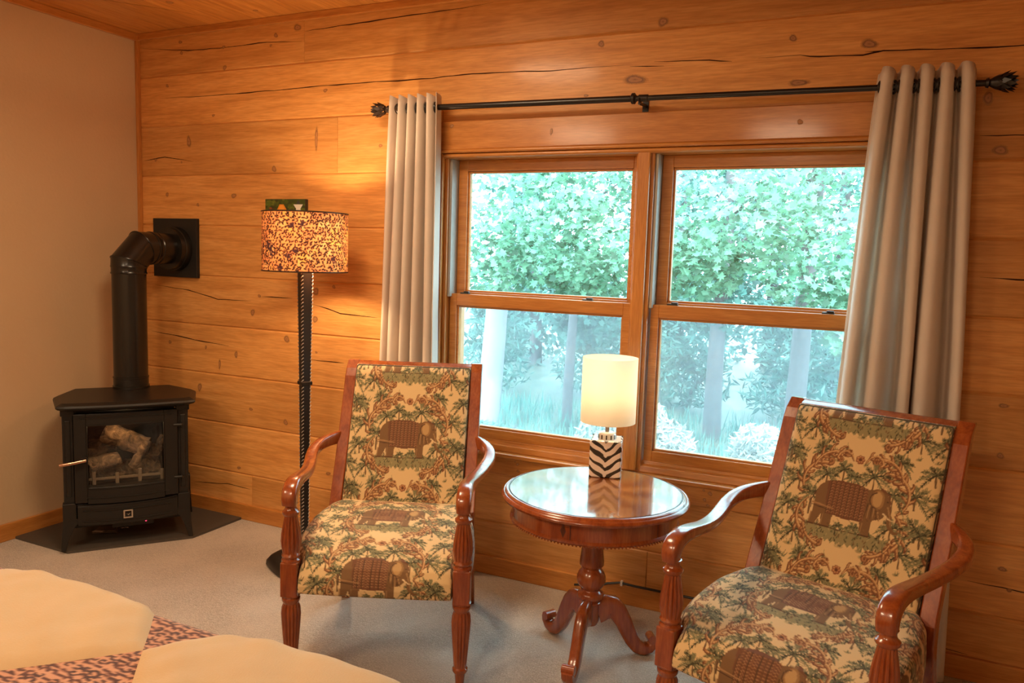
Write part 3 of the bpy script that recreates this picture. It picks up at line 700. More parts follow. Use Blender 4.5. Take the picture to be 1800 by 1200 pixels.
    def cs(qq, kk):
        k = np.clip(np.round(kk).astype(int), 0, 239)
        x, y, z = fs_(qq, kk); sd = np.clip((np.abs(qq) - .74) / .26, 0, 1)
        xx = x * 1000 + np.sign(qq) * sd * np.maximum(rz_[k] - ZB, 0) * 900
        return toile.sample(xx + 200, (al[-1] - al[k]) * 1000 - 70 + 160)
    grid_obj('seat', TOILE, Q, np.arange(240.), fs_, cs, t)
    m = MB(); m.prism([(-.24, -.16), (.24, -.16), (.285, -.35), (.285, -.56), (.245, -.60), (.245, -.643), (-.245, -.643), (-.245, -.60), (-.285, -.56), (-.285, -.35)], .304, .314); m.build('seat_base', WELT, t)
    return t
WELT = plain('dark_olive_welt', (.09, .065, .032, 1), .8)

def copy_tree(o, parent=None):
    c = o.copy(); C.objects.link(c)
    if parent: c.parent = parent
    for ch in o.children: copy_tree(ch, c)
    return c
ch1 = make_chair('cherry wood elbow chair with elephant fabric, between the tall lamp and the round table', (2.015, -.427, 0), .395, 'matching elbow chairs by the window')
ch2 = copy_tree(ch1)
ch2.location = (3.68, -.452, 0); ch2.rotation_euler = (0, 0, -.305)
ch2['label'] = 'cherry wood elbow chair with elephant fabric, right of the round table under the right curtain'

# ---------------------------------------------------------------- round pedestal table
TC = (2.83, -.50)
tb = thing('pedestal_table', 'round cherry wood pedestal table with starburst top between the two chairs', 'table', (TC[0], TC[1], 0))
def starburst():
    m = NT('starburst_veneer'); tc = m.new('ShaderNodeTexCoord'); sp = m.new('ShaderNodeSeparateXYZ'); m.link(tc.outputs['Object'], sp.inputs[0])
    at = m.n.new('ShaderNodeMath'); at.operation = 'ARCTAN2'; m.link(sp.outputs[1], at.inputs[0]); m.link(sp.outputs[0], at.inputs[1])
    sc_ = m.n.new('ShaderNodeMath'); sc_.operation = 'MULTIPLY_ADD'; m.link(at.outputs[0], sc_.inputs[0]); sc_.inputs[1].default_value = 8 / (2 * PI); sc_.inputs[2].default_value = 4.3
    fr = m.n.new('ShaderNodeMath'); fr.operation = 'FRACT'; m.link(sc_.outputs[0], fr.inputs[0])
    v = m.coords((14, 14, 1)); n = m.noise(v, 4, 5, .6, .8)
    c = m.ramp(fr.outputs[0], [(0, (.42, .15, .035, 1)), (.48, (.22, .055, .012, 1)), (.5, (.16, .038, .010, 1)), (.52, (.22, .055, .012, 1)), (1, (.40, .14, .032, 1))])
    c = m.mix(c, m.ramp(n, [(.35, (.70, .62, .55, 1)), (.65, (1.1, 1.1, 1.1, 1))]), .8, 'MULTIPLY')
    m.link(c, m.b.inputs['Base Color']); m.b.inputs['Roughness'].default_value = .2; m.b.inputs['Coat Weight'].default_value = 1.0; m.b.inputs['Coat Roughness'].default_value = .06; m.b.inputs['Coat IOR'].default_value = 1.5
    return m.mat
STAR = starburst()
m = MB()
m.lathe([(.586, .300), (.590, .315), (.595, .3265), (.603, .330), (.610, .3265), (.613, .3215), (.6125, .3185), (.615, .3165), (.619, .312), (.620, .306)], 96, (0, 0, 0), cap=False)
m.lathe([(.620, .306), (.6185, .3045), (.6185, .3025), (.620, .301)], 96, cap=False, mat=1)
m.lathe([(.620, .301), (.62001, .15), (.62002, .002)], 96, mat=2)
top = m.build('tabletop', [MAHOG, plain('dark_inlay', (.06, .018, .008, 1), .3), STAR], tb)
m = MB(); m.lathe([(.520, .280), (.518, .292), (.524, .297), (.530, .293), (.533, .2905), (.588, .2905), (.590, .3)], 96)
ap = m.build('apron', MAHOG, tb)
m = MB()
for k in range(150):
    a = 2 * PI * k / 150; m.add([(.2955 * math.cos(a) + dx, .2955 * math.sin(a) + dy, .518 + dz) for dx, dy, dz in ((.004, 0, 0), (0, .004, 0), (-.004, 0, 0), (0, -.004, 0), (0, 0, .004), (0, 0, -.004))], [(0, 1, 4), (1, 2, 4), (2, 3, 4), (3, 0, 4), (1, 0, 5), (2, 1, 5), (3, 2, 5), (0, 3, 5)], 0, True)
m.build('bead_moulding', MAHOG, ap)
def on_apron(a, z, r=.2915): return (r * math.cos(a), r * math.sin(a), z)
m = MB(); a0 = math.radians(-90 + 4)
m.add([on_apron(a0 - .055, .560), on_apron(a0 - .10, .560 - .0), on_apron(a0 - .0775, .585), on_apron(a0 - .0775, .535)], [(0, 2, 1, 3)])
m.v = [on_apron(a0 - .05, .560), on_apron(a0 - .085, .583), on_apron(a0 - .12, .560), on_apron(a0 - .085, .537)]; m.f = [[0, 1, 2, 3]]; m.m = [0]; m.sm = [False]
m.build('diamond_inlay', plain('dark_diamond', (.10, .026, .010, 1), .3), ap)
for aa in (a0, a0 + 1.05):
    m = MB(); m.add([on_apron(aa - .0035, .533), on_apron(aa + .0035, .533), on_apron(aa + .0035, .588), on_apron(aa - .0035, .588)], [(0, 1, 2, 3)])
    m.build('drawer_seam', plain('seam', (.03, .01, .005, 1), .6), ap)
m = MB()
m.lathe([(.518, .055), (.470, .040), (.42, .0375), (.39, .040), (.362, .0435), (.348, .0435), (.340, .036), (.336, .033), (.333, .036), (.322, .045), (.305, .0515), (.288, .0515), (.270, .044), (.262, .034), (.258, .033), (.254, .036), (.248, .044), (.240, .048), (.230, .047), (.222, .040), (.216, .036), (.213, .040), (.208, .041), (.204, .036), (.20, .035), (.14, .034), (.128, .028)][::-1], 48)
m.build('column', MAHOG, tb)
lp = [(.025, .178, .100), (.055, .188, .092), (.080, .188, .082), (.102, .170, .070), (.122, .138, .062), (.140, .100, .057), (.158, .064, .052), (.180, .036, .048), (.205, .026, .042), (.228, .030, .034), (.243, .046, .028), (.246, .062, .024)]
for deg in (32, -87, 150):
    a = math.radians(deg); m = MB(); ca, sa = math.cos(a), math.sin(a)
    ii = np.linspace(0, len(lp) - 1, 34); pr, pz2, pt = (np.interp(ii, np.arange(len(lp)), [q[j] for q in lp]) for j in range(3))
    m.sweep([(r_ * ca, r_ * sa, z_) for r_, z_ in zip(pr, pz2)], [(.040, t_) for t_ in pt], side=(-sa, ca, 0))
    o_ = (.232 * ca, .232 * sa, .066)
    n0 = len(m.v)
    pts = [(o_[0] + sa * s_, o_[1] - ca * s_, o_[2]) for s_ in (-.022, .022)]
    m.tube(pts, .016, 18)
    m.build('leg', MAHOG, tb, sharp=50)

# ---------------------------------------------------------------- table lamp
LX, LY, LZ, LA = 2.797, -.287, .6202, math.radians(14)
tl = thing('table_lamp', 'small table lamp with black and white zebra base and lit drum shade on round table', 'lamp', (LX, LY, LZ), LA)
def zeb(uu, vv):
    # uu: -60..60 mm across the face, vv: 0..140 mm up
    w_ = np.abs(uu) + 3 * np.sin(vv * .09 + uu * .05)
    ph = (vv - w_ * .74 + 2.5 * np.sin(uu * .11)) / 36.0 + .30
    thick = .44 + .10 * np.sin(uu * .07 + vv * .03) - .10 * (np.abs(uu) < 6)
    d = (ph - np.floor(ph)) < thick
    return np.where(d[..., None], np.array((38, 34, 30.)), np.array((238, 222, 208.)))
hw, hh = .059, .140
def boxface(k):
    def fn(uu, vv):
        x = uu / 1000.; z = vv / 1000.
        r = .006; e = np.clip(np.abs(x) - (hw - r), 0, r); yo = -hw + (r - np.sqrt(np.maximum(r * r - e * e, 0)))
        ez = np.clip(z - (hh - r), 0, r); yo = yo + (r - np.sqrt(np.maximum(r * r - ez * ez, 0)))
        ez = np.clip(r - z, 0, r); yo = yo + (r - np.sqrt(np.maximum(r * r - ez * ez, 0)))
        xx = np.sign(x) * np.minimum(np.abs(x), hw - 0.0)
        a = k * PI / 2
        return xx * math.cos(a) - yo * math.sin(a), xx * math.sin(a) + yo * math.cos(a), z
    return fn
base = MB(); base.box(-hw + .005, hw - .005, -hw + .005, hw - .005, 0.0, hh - .0005); base.lathe([(hh - .001, .034), (hh + .016, .034), (hh + .022, .031), (hh + .024, .024)], 28)
base = base.build('base', WHITEC, tl, bevel=.003)
for k in range(4):
    grid_obj('zebra_face', ZEBRA, np.linspace(-59, 59, 80), np.linspace(0, 140, 96), boxface(k), zeb, base)
for k in range(12):
    a = 2 * PI * k / 12; s_ = MB(); s_.box(.0335, .0350, -.0025, .0025, hh, hh + .016); s_ = s_.build('neck_stripe', plain('glaze_brown', (.05, .03, .02, 1), .2) if k == 0 else NS, base); s_.rotation_euler = (0, 0, a)
    if k == 0: NS = s_.data.materials[0]
m = MB(); m.lathe([(hh + .023, .0085), (.240, .0085)], 20); m.build('stem', NICKEL, tl)
m = MB(); m.lathe([(.238, .016), (.275, .017), (.285, .014)], 20); m.build('socket', CLEARPL, tl)
m = MB(); m.lathe([(.283, .012), (.30, .020), (.325, .030), (.345, .029), (.362, .015), (.366, .004)], 24)
bm_ = NT('lit_bulb'); bm_.b.inputs['Emission Color'].default_value = (1, .72, .42, 1); bm_.b.inputs['Emission Strength'].default_value = 9
m.build('bulb', bm_.mat, tl)
SH0, SH1, SR = .203, .446, .103
m = MB(); m.lathe([(SH0, SR), (SH0 + .08, SR), (SH0 + .16, SR), (SH1, SR)], 72, cap=False)
sh = m.build('lamp_shade', LINEN, tl)
m = MB()
for k in range(3):
    a = 2 * PI * k / 3; m.tube([(0.017 * math.cos(a), .017 * math.sin(a), .262), (SR * .985 * math.cos(a), SR * .985 * math.sin(a), SH0 + .03)], .0015, 6)
m.build('spider', NICKEL, sh)
tlight = lamp('table_lamp_light', 'POINT', (0, 0, .335), 7.0, (1.0, .71, .42), shadow_soft_size=.036); tlight.parent = tl

# ---------------------------------------------------------------- floor lamp
FX, FY = 1.425, -.365
fl = thing('floor_lamp', 'tall floor lamp with leopard print drum shade and black leather laced pole', 'lamp', (FX, FY, 0))
m = MB()
prof = [(0, .150), (.010, .157), (.030, .155), (.055, .135), (.075, .105), (.092, .070), (.105, .035)]
m.lathe(prof, 4 * 16); 
for i, (x, y, z) in enumerate(m.v):                                # rounded square foot
    a = math.atan2(y, x) - PI / 4 - .35; r_ = math.hypot(x, y); q = 1 / max(abs(math.cos(a)), abs(math.sin(a))); m.v[i] = (x * (.25 + .75 * q * .86), y * (.25 + .75 * q * .86), z)
ft = m.build('base', LEATHER, fl)
m = MB(); zs = np.linspace(.07, 1.36, 30); A = math.radians(18)
def hwp(z): return np.interp(z, [.07, .85, 1.36], [.0165, .0235, .031])
vs = []
for z in zs:
    for k in range(4):
        a = A + k * PI / 2; r_ = hwp(z) * 1.18; vs.append((r_ * math.cos(a), r_ * math.sin(a), z))
m.add(vs, [(i*4+k, i*4+(k+1) % 4, i*4+4+(k+1) % 4, i*4+4+k) for i in range(29) for k in range(4)] + [(3, 2, 1, 0), (116, 117, 118, 119)])
pole = m.build('pole', LEATHER, fl, bevel=.005)
for k in range(4):
    m = MB(); a = A + k * PI / 2
    for i in range(78):
        z = .11 + i * .0162
        r_ = hwp(z) * 1.16; ex, ey = r_ * math.cos(a), r_ * math.sin(a); tx, ty = -math.sin(a), math.cos(a); d = .0052
        m.tube([(ex - tx * d - .002 * math.cos(a), ey - ty * d - .002 * math.sin(a), z), (ex + .0015 * math.cos(a), ey + .0015 * math.sin(a), z + .005), (ex + tx * d - .002 * math.cos(a), ey + ty * d - .002 * math.sin(a), z + .0095)], .0017, 5)
    l = m.build('lacing', LACE if k else LACE, pole); l['label'] = 'tan leather lacing'
m = MB(); m.lathe([(.838, .030), (.842, .0345), (.852, .0345), (.856, .030)], 4)
for i, (x, y, z) in enumerate(m.v): c_, s_ = math.cos(A), math.sin(A); m.v[i] = (x * c_ - y * s_, x * s_ + y * c_, z)
m.build('collar', LEATHER, pole)
m = MB(); m.lathe([(1.355, .012), (1.40, .018), (1.415, .016)], 16); m.build('socket', BLACK_ROD, fl)
m = MB(); m.lathe([(1.412, .012), (1.43, .020), (1.455, .030), (1.475, .029), (1.492, .015), (1.496, .004)], 24); m.build('bulb', bm_.mat, fl)
# leopard shade
leo = Canvas(1150, 256, 2.0, (230, 152, 92))
for k in range(260):
    x, y = random.uniform(0, 1150), random.uniform(0, 256)
    leo.ell(x, y, random.uniform(10, 34), random.uniform(8, 22), random.choice(((240, 172, 84), (220, 132, 84), (242, 186, 120), (212, 122, 78))), .5, random.uniform(0, 3))
for j in range(18):
    for i in range(74):
        x = i * 15.54 + (j % 2) * 7.7 + random.uniform(-3, 3); y = j * 14.2 + random.uniform(-3, 3)
        if random.random() < .45:
            a0_ = random.uniform(0, 6.28); leo.stroke(arc(x, y, 5.0, 5.0, a0_, a0_ + random.uniform(2.6, 5), 7), 2.7, 2.2, random.choice(((58, 28, 22), (70, 32, 24), (48, 24, 22))))
        else:
            a0_ = random.uniform(0, 3.14); L_ = random.uniform(2, 5.5); leo.stroke([(x - L_ * math.cos(a0_), y - L_ * math.sin(a0_)), (x + L_ * math.cos(a0_), y + L_ * math.sin(a0_))], 3.4, 2.6, random.choice(((58, 28, 22), (68, 32, 24))))
for k in range(26):
    x, y = random.uniform(0, 1150), random.uniform(20, 236); rx = random.uniform(10, 20)
    for q in range(12): leo.ell(x + random.gauss(0, rx * .5), y + random.gauss(0, rx * .5), 5, 4, (60, 34, 40), .75)
FR_, F0, F1 = .181, 1.335, 1.588
def shf(r_):
    return lambda uu, vv: (r_ * np.cos(uu / 1150. * 2 * PI), r_ * np.sin(uu / 1150. * 2 * PI), F0 + vv / 1000.)
sh = grid_obj('lamp_shade', LEOSHADE, np.linspace(0, 1150, 480), np.linspace(0, 253, 108), shf(FR_), lambda u_, v_: leo.sample(u_, v_), fl)
m = MB()
for z in (F0 + .002, F1 - .002): m.tube([(FR_ * math.cos(2 * PI * k / 64), FR_ * math.sin(2 * PI * k / 64), z) for k in range(65)], .003, 6)
for k in range(3):
    a = 2 * PI * k / 3 + .4; m.tube([(.018 * math.cos(a), .018 * math.sin(a), 1.40), (FR_ * math.cos(a), FR_ * math.sin(a), F1 - .03)], .002, 6)
m.build('shade_ring', BRONZE, sh)
flight = lamp('floor_lamp_light', 'POINT', (.05, .02, 1.462), 25.0, (1.0, .68, .37), shadow_soft_size=.034); flight.parent = fl

# ---------------------------------------------------------------- picture on the wall behind the floor lamp
art = Canvas(250, 230, 2.0, (62, 74, 26))
for k in range(150):
    art.ell(random.uniform(0, 250), random.uniform(60, 230), random.uniform(5, 18), random.uniform(4, 10), random.choice(((52, 62, 22), (84, 104, 30), (70, 84, 28), (120, 130, 40), (44, 50, 20))), .6)
art.poly([(60, 120), (76, 178), (92, 205), (116, 205), (134, 180), (148, 120)], (228, 140, 40)); art.ell(104, 180, 16, 20, (244, 170, 70), .6)
art.poly([(178, 204), (236, 204), (222, 184), (224, 150), (192, 150), (194, 184)], (230, 226, 214)); art.poly([(196, 206), (220, 206), (214, 220), (208, 224), (202, 220)], (60, 62, 66))
for k in range(16): art.ell(random.uniform(18, 56), random.uniform(150, 186), 6, 4, random.choice(((150, 70, 40), (120, 60, 36), (90, 50, 40))), .8)
pc = thing('small_painting', 'small green painted canvas on the wall partly hidden behind leopard lamp shade', 'picture', (.889, 0, 1.443))
m = MB(); m.box(0, .250, -.024, -.002, 0, .230); m.build('canvas_block', plain('canvas_edge', (.05, .045, .02, 1), .6), pc, bevel=.002)
grid_obj('painted_face', ARTM, np.linspace(1, 249, 125), np.linspace(1, 229, 115), lambda u_, v_: (u_ / 1000., np.full_like(u_, -.0245), v_ / 1000.), lambda u_, v_: art.sample(u_, v_), pc)

# ---------------------------------------------------------------- curtain rod and curtains
def rodz(x): return 2.058 - (x - 1.66) * .0125
RY = -.090
rd = thing('curtain_rod', 'long black metal curtain rod with leafy finials above the double window', 'curtain rod', (2.80, RY, rodz(2.80)))
def R_(x, dy=0, dz=0): return (x - 2.80, dy, rodz(x) - rodz(2.80) + dz)
m = MB(); m.tube([R_(1.665), R_(2.79)], .0128, 16); m.build('rod', BLACK_ROD, rd)
m = MB(); m.tube([R_(2.78), R_(3.945)], .0105, 16); m.build('inner_rod', BLACK_ROD, rd)
m = MB(); m.tube([R_(2.768), R_(2.773), R_(2.783), R_(2.788)], [.014, .021, .021, .014], 18); m.tube([R_(2.80), R_(2.835)], .014, 16); m.build('joint_ring', BLACK_ROD, rd)
for bx in (1.78, 2.802, 3.80):
    m = MB(); m.box(bx - 2.80 - .012, bx - 2.80 + .012, -RY - .004, -RY, rodz(bx) - rodz(2.80) - .062, rodz(bx) - rodz(2.80) + .012)
    m.tube([R_(bx, -RY, -.012), R_(bx, 0, -.018)], .006, 10); m.tube([(bx - 2.80 + .002, .016 * math.cos(a), R_(bx)[2] + .016 * math.sin(a)) for a in np.linspace(PI, 2 * PI, 9)], .004, 8)
    m.build('bracket', BLACK_ROD, rd)
def finial(x, sg):
    m = MB(); c = R_(x)
    m.tube([R_(x), R_(x + sg * .008), R_(x + sg * .012), R_(x + sg * .020), R_(x + sg * .024)], [.014, .017, .010, .010, .016], 16)
    n = 9
    for layer, (off, L, rr) in enumerate(((.020, .030, .022), (.034, .034, .028), (.050, .034, .026), (.064, .026, .016))):
        for k in range(n):
            a = 2 * PI * (k + layer * .5) / n; ca, sa = math.cos(a), math.sin(a)
            def Q(t, r, w): return (c[0] + sg * (off + t), c[1] + r * ca - w * sa, c[2] + r * sa + w * ca)
            vs = [Q(0, rr * .6, 0), Q(L * .45, rr * 1.0, .0085), Q(L * .45, rr * 1.0, -.0085), Q(L, rr * 1.28, 0), Q(L * .5, rr * .7, 0)]
            m.add(vs, [(0, 1, 3, 2), (0, 4, 1), (1, 4, 3), (3, 4, 2), (2, 4, 0)], 0)
    m.lathe([(0.012, .012), (.03, .022), (.05, .024), (.07, .016), (.082, .003)], 14, c, axis='x')
    if sg < 0:
        k0 = len(m.v) - 14 * 5
        for i in range(k0, len(m.v)): x_, y_, z_ = m.v[i]; m.v[i] = (2 * c[0] - x_, y_, z_)
    return m.build('finial', BRONZE if sg < 0 else BLACK_ROD, rd)
f = finial(1.665, -1); f = finial(3.945, 1)

def curtain(label, xt, xb, folds, amp_t, amp_b, zt, zb, phase, seedk, skew=None):
    rnd = random.Random(seedk)
    t = thing('curtain', label, 'curtain', ((xt[0] + xt[1]) / 2, RY, zb), 0, 'grommet curtains at the window')
    ox, oz = (xt[0] + xt[1]) / 2, zb
    n = folds * 26; H = 60; m = MB(); vs = []
    wid = np.array([rnd.uniform(.65, 1.45) for _ in range(folds)]); cum = np.concatenate([[0], np.cumsum(wid)]) / wid.sum()
    am = [rnd.uniform(.75, 1.2) for _ in range(folds + 2)]; ds = [rnd.uniform(-1, 1) for _ in range(folds + 2)]
    kk = np.arange(folds + 1)
    for j in range(H + 1):
        q = j / H; z = zt + (zb - zt) * q; e = q ** .8
        x0 = xt[0] + (xb[0] - xt[0]) * e; x1 = xt[1] + (xb[1] - xt[1]) * e
        amp = amp_t + (amp_b - amp_t) * min(1, q * 1.6)
        mix_ = min(1, q * 2.2)
        for i in range(n + 1):
            k = i / n * folds; ki = int(min(k, folds - 1e-6)); fr = k - ki
            lin_ = lambda L: L[ki] * (1 - fr) + L[ki + 1] * fr
            s_ = k / folds * (1 - mix_ * .8) + mix_ * .8 * float(np.interp(k, kk, cum))
            a = 2 * PI * k + phase
            p = (x1 - x0) / folds
            xx = x0 + (x1 - x0) * s_ + p * (-.10 * math.cos(a) - .050 * math.sin(2 * a)) + p * .22 * mix_ * lin_(ds) * math.sin(a * .5 + ds[0] * 3)
            y = -amp * math.sin(a) * (1 + (lin_(am) - 1) * mix_) + .008 * mix_ * math.sin(a * .5 + 2)
            zz = z - oz + .007 * math.sin(a + 1) * (1 - q) ** 8
            vs.append((xx - ox, y, zz))
    w_ = n + 1
    m.add(vs, [(j * w_ + i, j * w_ + i + 1, (j + 1) * w_ + i + 1, (j + 1) * w_ + i) for j in range(H) for i in range(n)], 0, True)
    o = m.build('fabric', CURTAIN, t, fix=False, sharp=180)
    sd = o.modifiers.new('thickness', 'SOLIDIFY'); sd.thickness = .0022; sd.offset = 0
    for k in range(2 * folds):                                           # rings where the cloth crosses the rod
        s = (k * PI - phase) / (2 * PI * folds) - .10 / folds * (1 if k % 2 == 0 else -1)
        if s < 0.02 or s > .98: continue
        x = xt[0] + (xt[1] - xt[0]) * s; g = MB(); c = (x - ox, 0, rodz(x) - oz)
        sl = .35 * (1 if k % 2 == 0 else -1)
        g.tube([(c[0] + sl * .02 * math.cos(a), c[1] + .019 * math.cos(a), c[2] + .020 * math.sin(a)) for a in np.linspace(0, 2 * PI, 25)], .0042, 8)
        g = g.build('grommet', BLACK_ROD, t); g['label'] = 'black metal grommet'
    return t
curtain('cream curtain panel bunched at the left end of the rod', (1.690, 1.925), (1.622, 1.960), 5, .036, .044, 2.106, .05, 1.2, 3)
curtain('cream curtain panel bunched at the right end of the rod, near the right chair', (3.628, 3.918), (3.535, 3.985), 5, .036, .052, 2.090, .03, -1.9, 8)

# ---------------------------------------------------------------- stove
SA = math.atan2(.792, .61)
st = thing('heating_stove', 'black cast iron stove with glass door standing in the corner on dark slate', 'stove', (.371, -.749, 0.0125), SA)
def bow(a): return -.022 * max(0, 1 - ((a - .25) / .27) ** 2)
def bowed(m, a0, a1, z0, z1, y0, y1, n=14, bz0=0, bz1=0, mat=0):
    """slab whose front follows the stove's gentle bow; bz: sag of bottom/top edge in the middle"""
    vs = []
    for i in range(n + 1):
        a = a0 + (a1 - a0) * i / n; b_ = bow(a); sg = max(0, 1 - ((a - .25) / .25) ** 2)
        vs += [(a, y0 + b_, z0 - bz0 * sg), (a, y0 + b_, z1 - bz1 * sg), (a, y1, z1 - bz1 * sg), (a, y1, z0 - bz0 * sg)]
    fs = [(i*4+k, i*4+(k+1) % 4, i*4+4+(k+1) % 4, i*4+4+k) for i in range(n) for k in range(4)] + [(0, 1, 2, 3), (n*4+3, n*4+2, n*4+1, n*4)]
    m.add(vs, fs, mat)
ZO = -.0125
def topoly(g):
    P = [(-.034 - g, -.035 - g)] + [(a, bow(a) - .048 - g) for a in np.linspace(.0, .50, 13)] + [(.545 + g, -.035 - g), (.572 + g, .21), (.470 + g * .5, .395 + g), (.02 - g * .5, .395 + g), (-.056 - g, .20)]
    return P
m = MB()
lay = [(.668, -.020), (.676, -.004), (.684, .004), (.694, .0), (.700, -.012), (.705, -.022)]
n = len(topoly(0)); vs = []
for z, g in lay: vs += [(a, y, z + ZO) for a, y in topoly(g)]
m.add(vs, [(i*n+k, i*n+(k+1) % n, (i+1)*n+(k+1) % n, (i+1)*n+k) for i in range(len(lay)-1) for k in range(n)] + [tuple(range(n))[::-1], tuple(range((len(lay)-1)*n, len(lay)*n))])
m.build('top_plate', BLACK_IRON, st, bevel=.002)
# hollow body: back, sides, floor of the firebox, corner columns
m = MB()
m.box(.02, .48, .335, .350, .14 + ZO, .668 + ZO); m.box(-.008, .012, .02, .345, .12 + ZO, .668 + ZO); m.box(.490, .510, .02, .345, .12 + ZO, .668 + ZO)
m.box(.0, .50, .0, .345, .205 + ZO, .222 + ZO); m.box(.0, .50, .03, .345, .10 + ZO, .115 + ZO); m.box(.0, .50, .01, .345, .655 + ZO, .668 + ZO)
m.build('body', BLACK_IRON, st, bevel=.003)
m = MB()
for a0, a1 in ((-.016, .030), (.470, .518)):
    m = MB(); m.box(a0, a1, .0, .05, .22 + ZO, .668 + ZO); m.box(a0 - .006, a1 + .006, -.006, .055, .640 + ZO, .668 + ZO)
    m.box(a0 + .012, a1 - .012, -.004, .01, .26 + ZO, .62 + ZO)
    m.build('corner_column', BLACK_IRON, st, bevel=.004)
# door
m = MB(); Z = ZO
bowed(m, .0305, .082, .232 + Z, .650 + Z, -.012, .02, 4, .0, 0); bowed(m, .410, .4695, .232 + Z, .650 + Z, -.012, .02, 4, 0, 0)
bowed(m, .082, .410, .232 + Z, .306 + Z, -.012, .02, 12, .012, .004); bowed(m, .082, .410, .592 + Z, .650 + Z, -.012, .02, 12, .0, .0)
dr = m.build('door', BLACK_IRON, st, bevel=.003)
m = MB()
def bowtube(z, a0, a1, y, sag): m.tube([(a, y + bow(a), z - sag * max(0, 1 - ((a - .25) / .25) ** 2) + ZO) for a in np.linspace(a0, a1, 14)], .0028, 6)
bowtube(.300, .086, .406, -.014, .004); bowtube(.596, .086, .406, -.014, 0); bowtube(.262, .075, .428, -.013, .012); bowtube(.630, .055, .445, -.013, 0)
for a in (.084, .408): m.tube([(a, -.014 + bow(a), .300 + ZO), (a, -.014 + bow(a), .596 + ZO)], .0028, 6)
m.build('door_moulding', BLACK_IRON, dr)
m = MB(); bowed(m, .080, .412, .296 + Z, .594 + Z, .004, .0085, 12); p_ = m.build('glass_pane', GLASS, dr); p_['label'] = 'clear glass of the stove door'
m = MB(); m.tube([(.070, -.012, .437 + Z), (.070, -.040, .437 + Z)], .016, 16); m.build('handle_mount', BLACK_IRON, dr)
m = MB(); m.tube([(.078, -.045, .438 + Z), (.030, -.058, .434 + Z), (-.028, -.064, .428 + Z)], .0082, 14); h_ = m.build('handle', COPPER, dr); h_['label'] = 'polished copper coloured handle'
for z in (.572, .315):
    m = MB(); m.tube([(.452, -.018, z + Z), (.484, -.018, z + Z)], .0075, 12); m.tube([(.482, -.018, z + Z), (.487, -.018, z + Z), (.492, -.018, z + Z)], [.010, .012, .004], 12); m.tube([(.468, -.012, z + Z), (.468, .01, z + Z)], .008, 10)
    m.build('hinge', BLACK_IRON, dr)
# ash drawer with emblem
m = MB(); bowed(m, .038, .466, .128 + Z, .222 + Z, -.010, .03, 14, .010, .010); 
ad = m.build('ash_drawer', BLACK_IRON, st, bevel=.004)
m = MB(); bowtube(.200, .06, .44, -.012, .011); bowtube(.150, .06, .44, -.012, .011); bowtube(.225, .04, .462, -.012, .011); m.build('drawer_moulding', BLACK_IRON, ad)
m = MB(); ey = bow(.25) - .017; s_ = .020; zc = .165 + ZO
for (a0, a1, b0, b1) in ((-s_, s_, s_ - .006, s_), (-s_, s_, -s_, -s_ + .006), (-s_, -s_ + .006, -s_ + .006, s_ - .006), (s_ - .006, s_, -s_ + .006, s_ - .006)): m.box(.248 + a0, .248 + a1, ey - .002, ey + .012, zc + b0, zc + b1)
m.add([(.248 - .009, ey - .001, zc + .003), (.248 - .001, ey - .003, zc - .001), (.248 + .010, ey - .001, zc + .004), (.248 + .001, ey - .001, zc - .007)], [(0, 1, 2, 3)])
e_ = m.build('emblem', NICKEL, ad); e_['label'] = 'square silver emblem with a small bird-like mark'
m = MB(); m.tube([(.216 + .014 * k / 3, -.012 + bow(.25), .100 + ZO - .004 * (k % 2)) for k in range(8)], .0022, 6); m.build('air_control', BRONZE, ad)
m = MB(); m.lathe([(-.004, .002), (-.002, .004), (0, .004)], 12, (.325, .012, .106 + ZO), axis='y'); led = NT('red_indicator'); led.b.inputs['Base Color'].default_value = (.8, .03, .08, 1); led.b.inputs['Emission Color'].default_value = (1, .06, .16, 1); led.b.inputs['Emission Strength'].default_value = 1.5
l_ = m.build('indicator_light', led.mat, st); l_['label'] = 'tiny glowing red indicator'
m = MB(); m.box(.18, .36, .02, .12, .085 + ZO, .115 + ZO); m.build('control_box', BLACK_IRON, st, bevel=.003)
# flared legs
def stove_leg(ax, ay, sx, sy):
    m = MB(); lay = [(.0, .020, .018, 0.0), (.02, .022, .019, 0), (.06, .029, .024, 0), (.09, .038, .029, 0), (.115, .048, .034, 0), (.135, .064, .042, 0), (.150, .074, .046, 0), (.158, .056, .048, 0), (.225, .056, .048, 0), (.232, .050, .042, 0)]
    vs = []
    for z, w_, d_, o_ in lay:
        oa = -sx * .012 * (1 - min(1, z / .15)); oy = -sy * .012 * (1 - min(1, z / .15))
        x0, y0 = ax + oa, ay + oy
        vs += [(x0, y0, z + ZO), (x0 + sx * w_, y0, z + ZO), (x0 + sx * w_, y0 + sy * d_, z + ZO), (x0, y0 + sy * d_, z + ZO)]
    n = len(lay)
    m.add(vs, [(i*4+k, i*4+(k+1) % 4, i*4+4+(k+1) % 4, i*4+4+k) for i in range(n-1) for k in range(4)] + [(3, 2, 1, 0), tuple(range(n*4-4, n*4))])
    for i in range(len(m.v)): x_, y_, z_ = m.v[i]; m.v[i] = (x_, y_, max(0, z_))
    m.build('leg', BLACK_IRON, st, bevel=.003)
stove_leg(-.022, -.014, 1, 1); stove_leg(.522, -.014, -1, 1); stove_leg(-.022, .36, 1, -1); stove_leg(.552, .36, -1, -1)
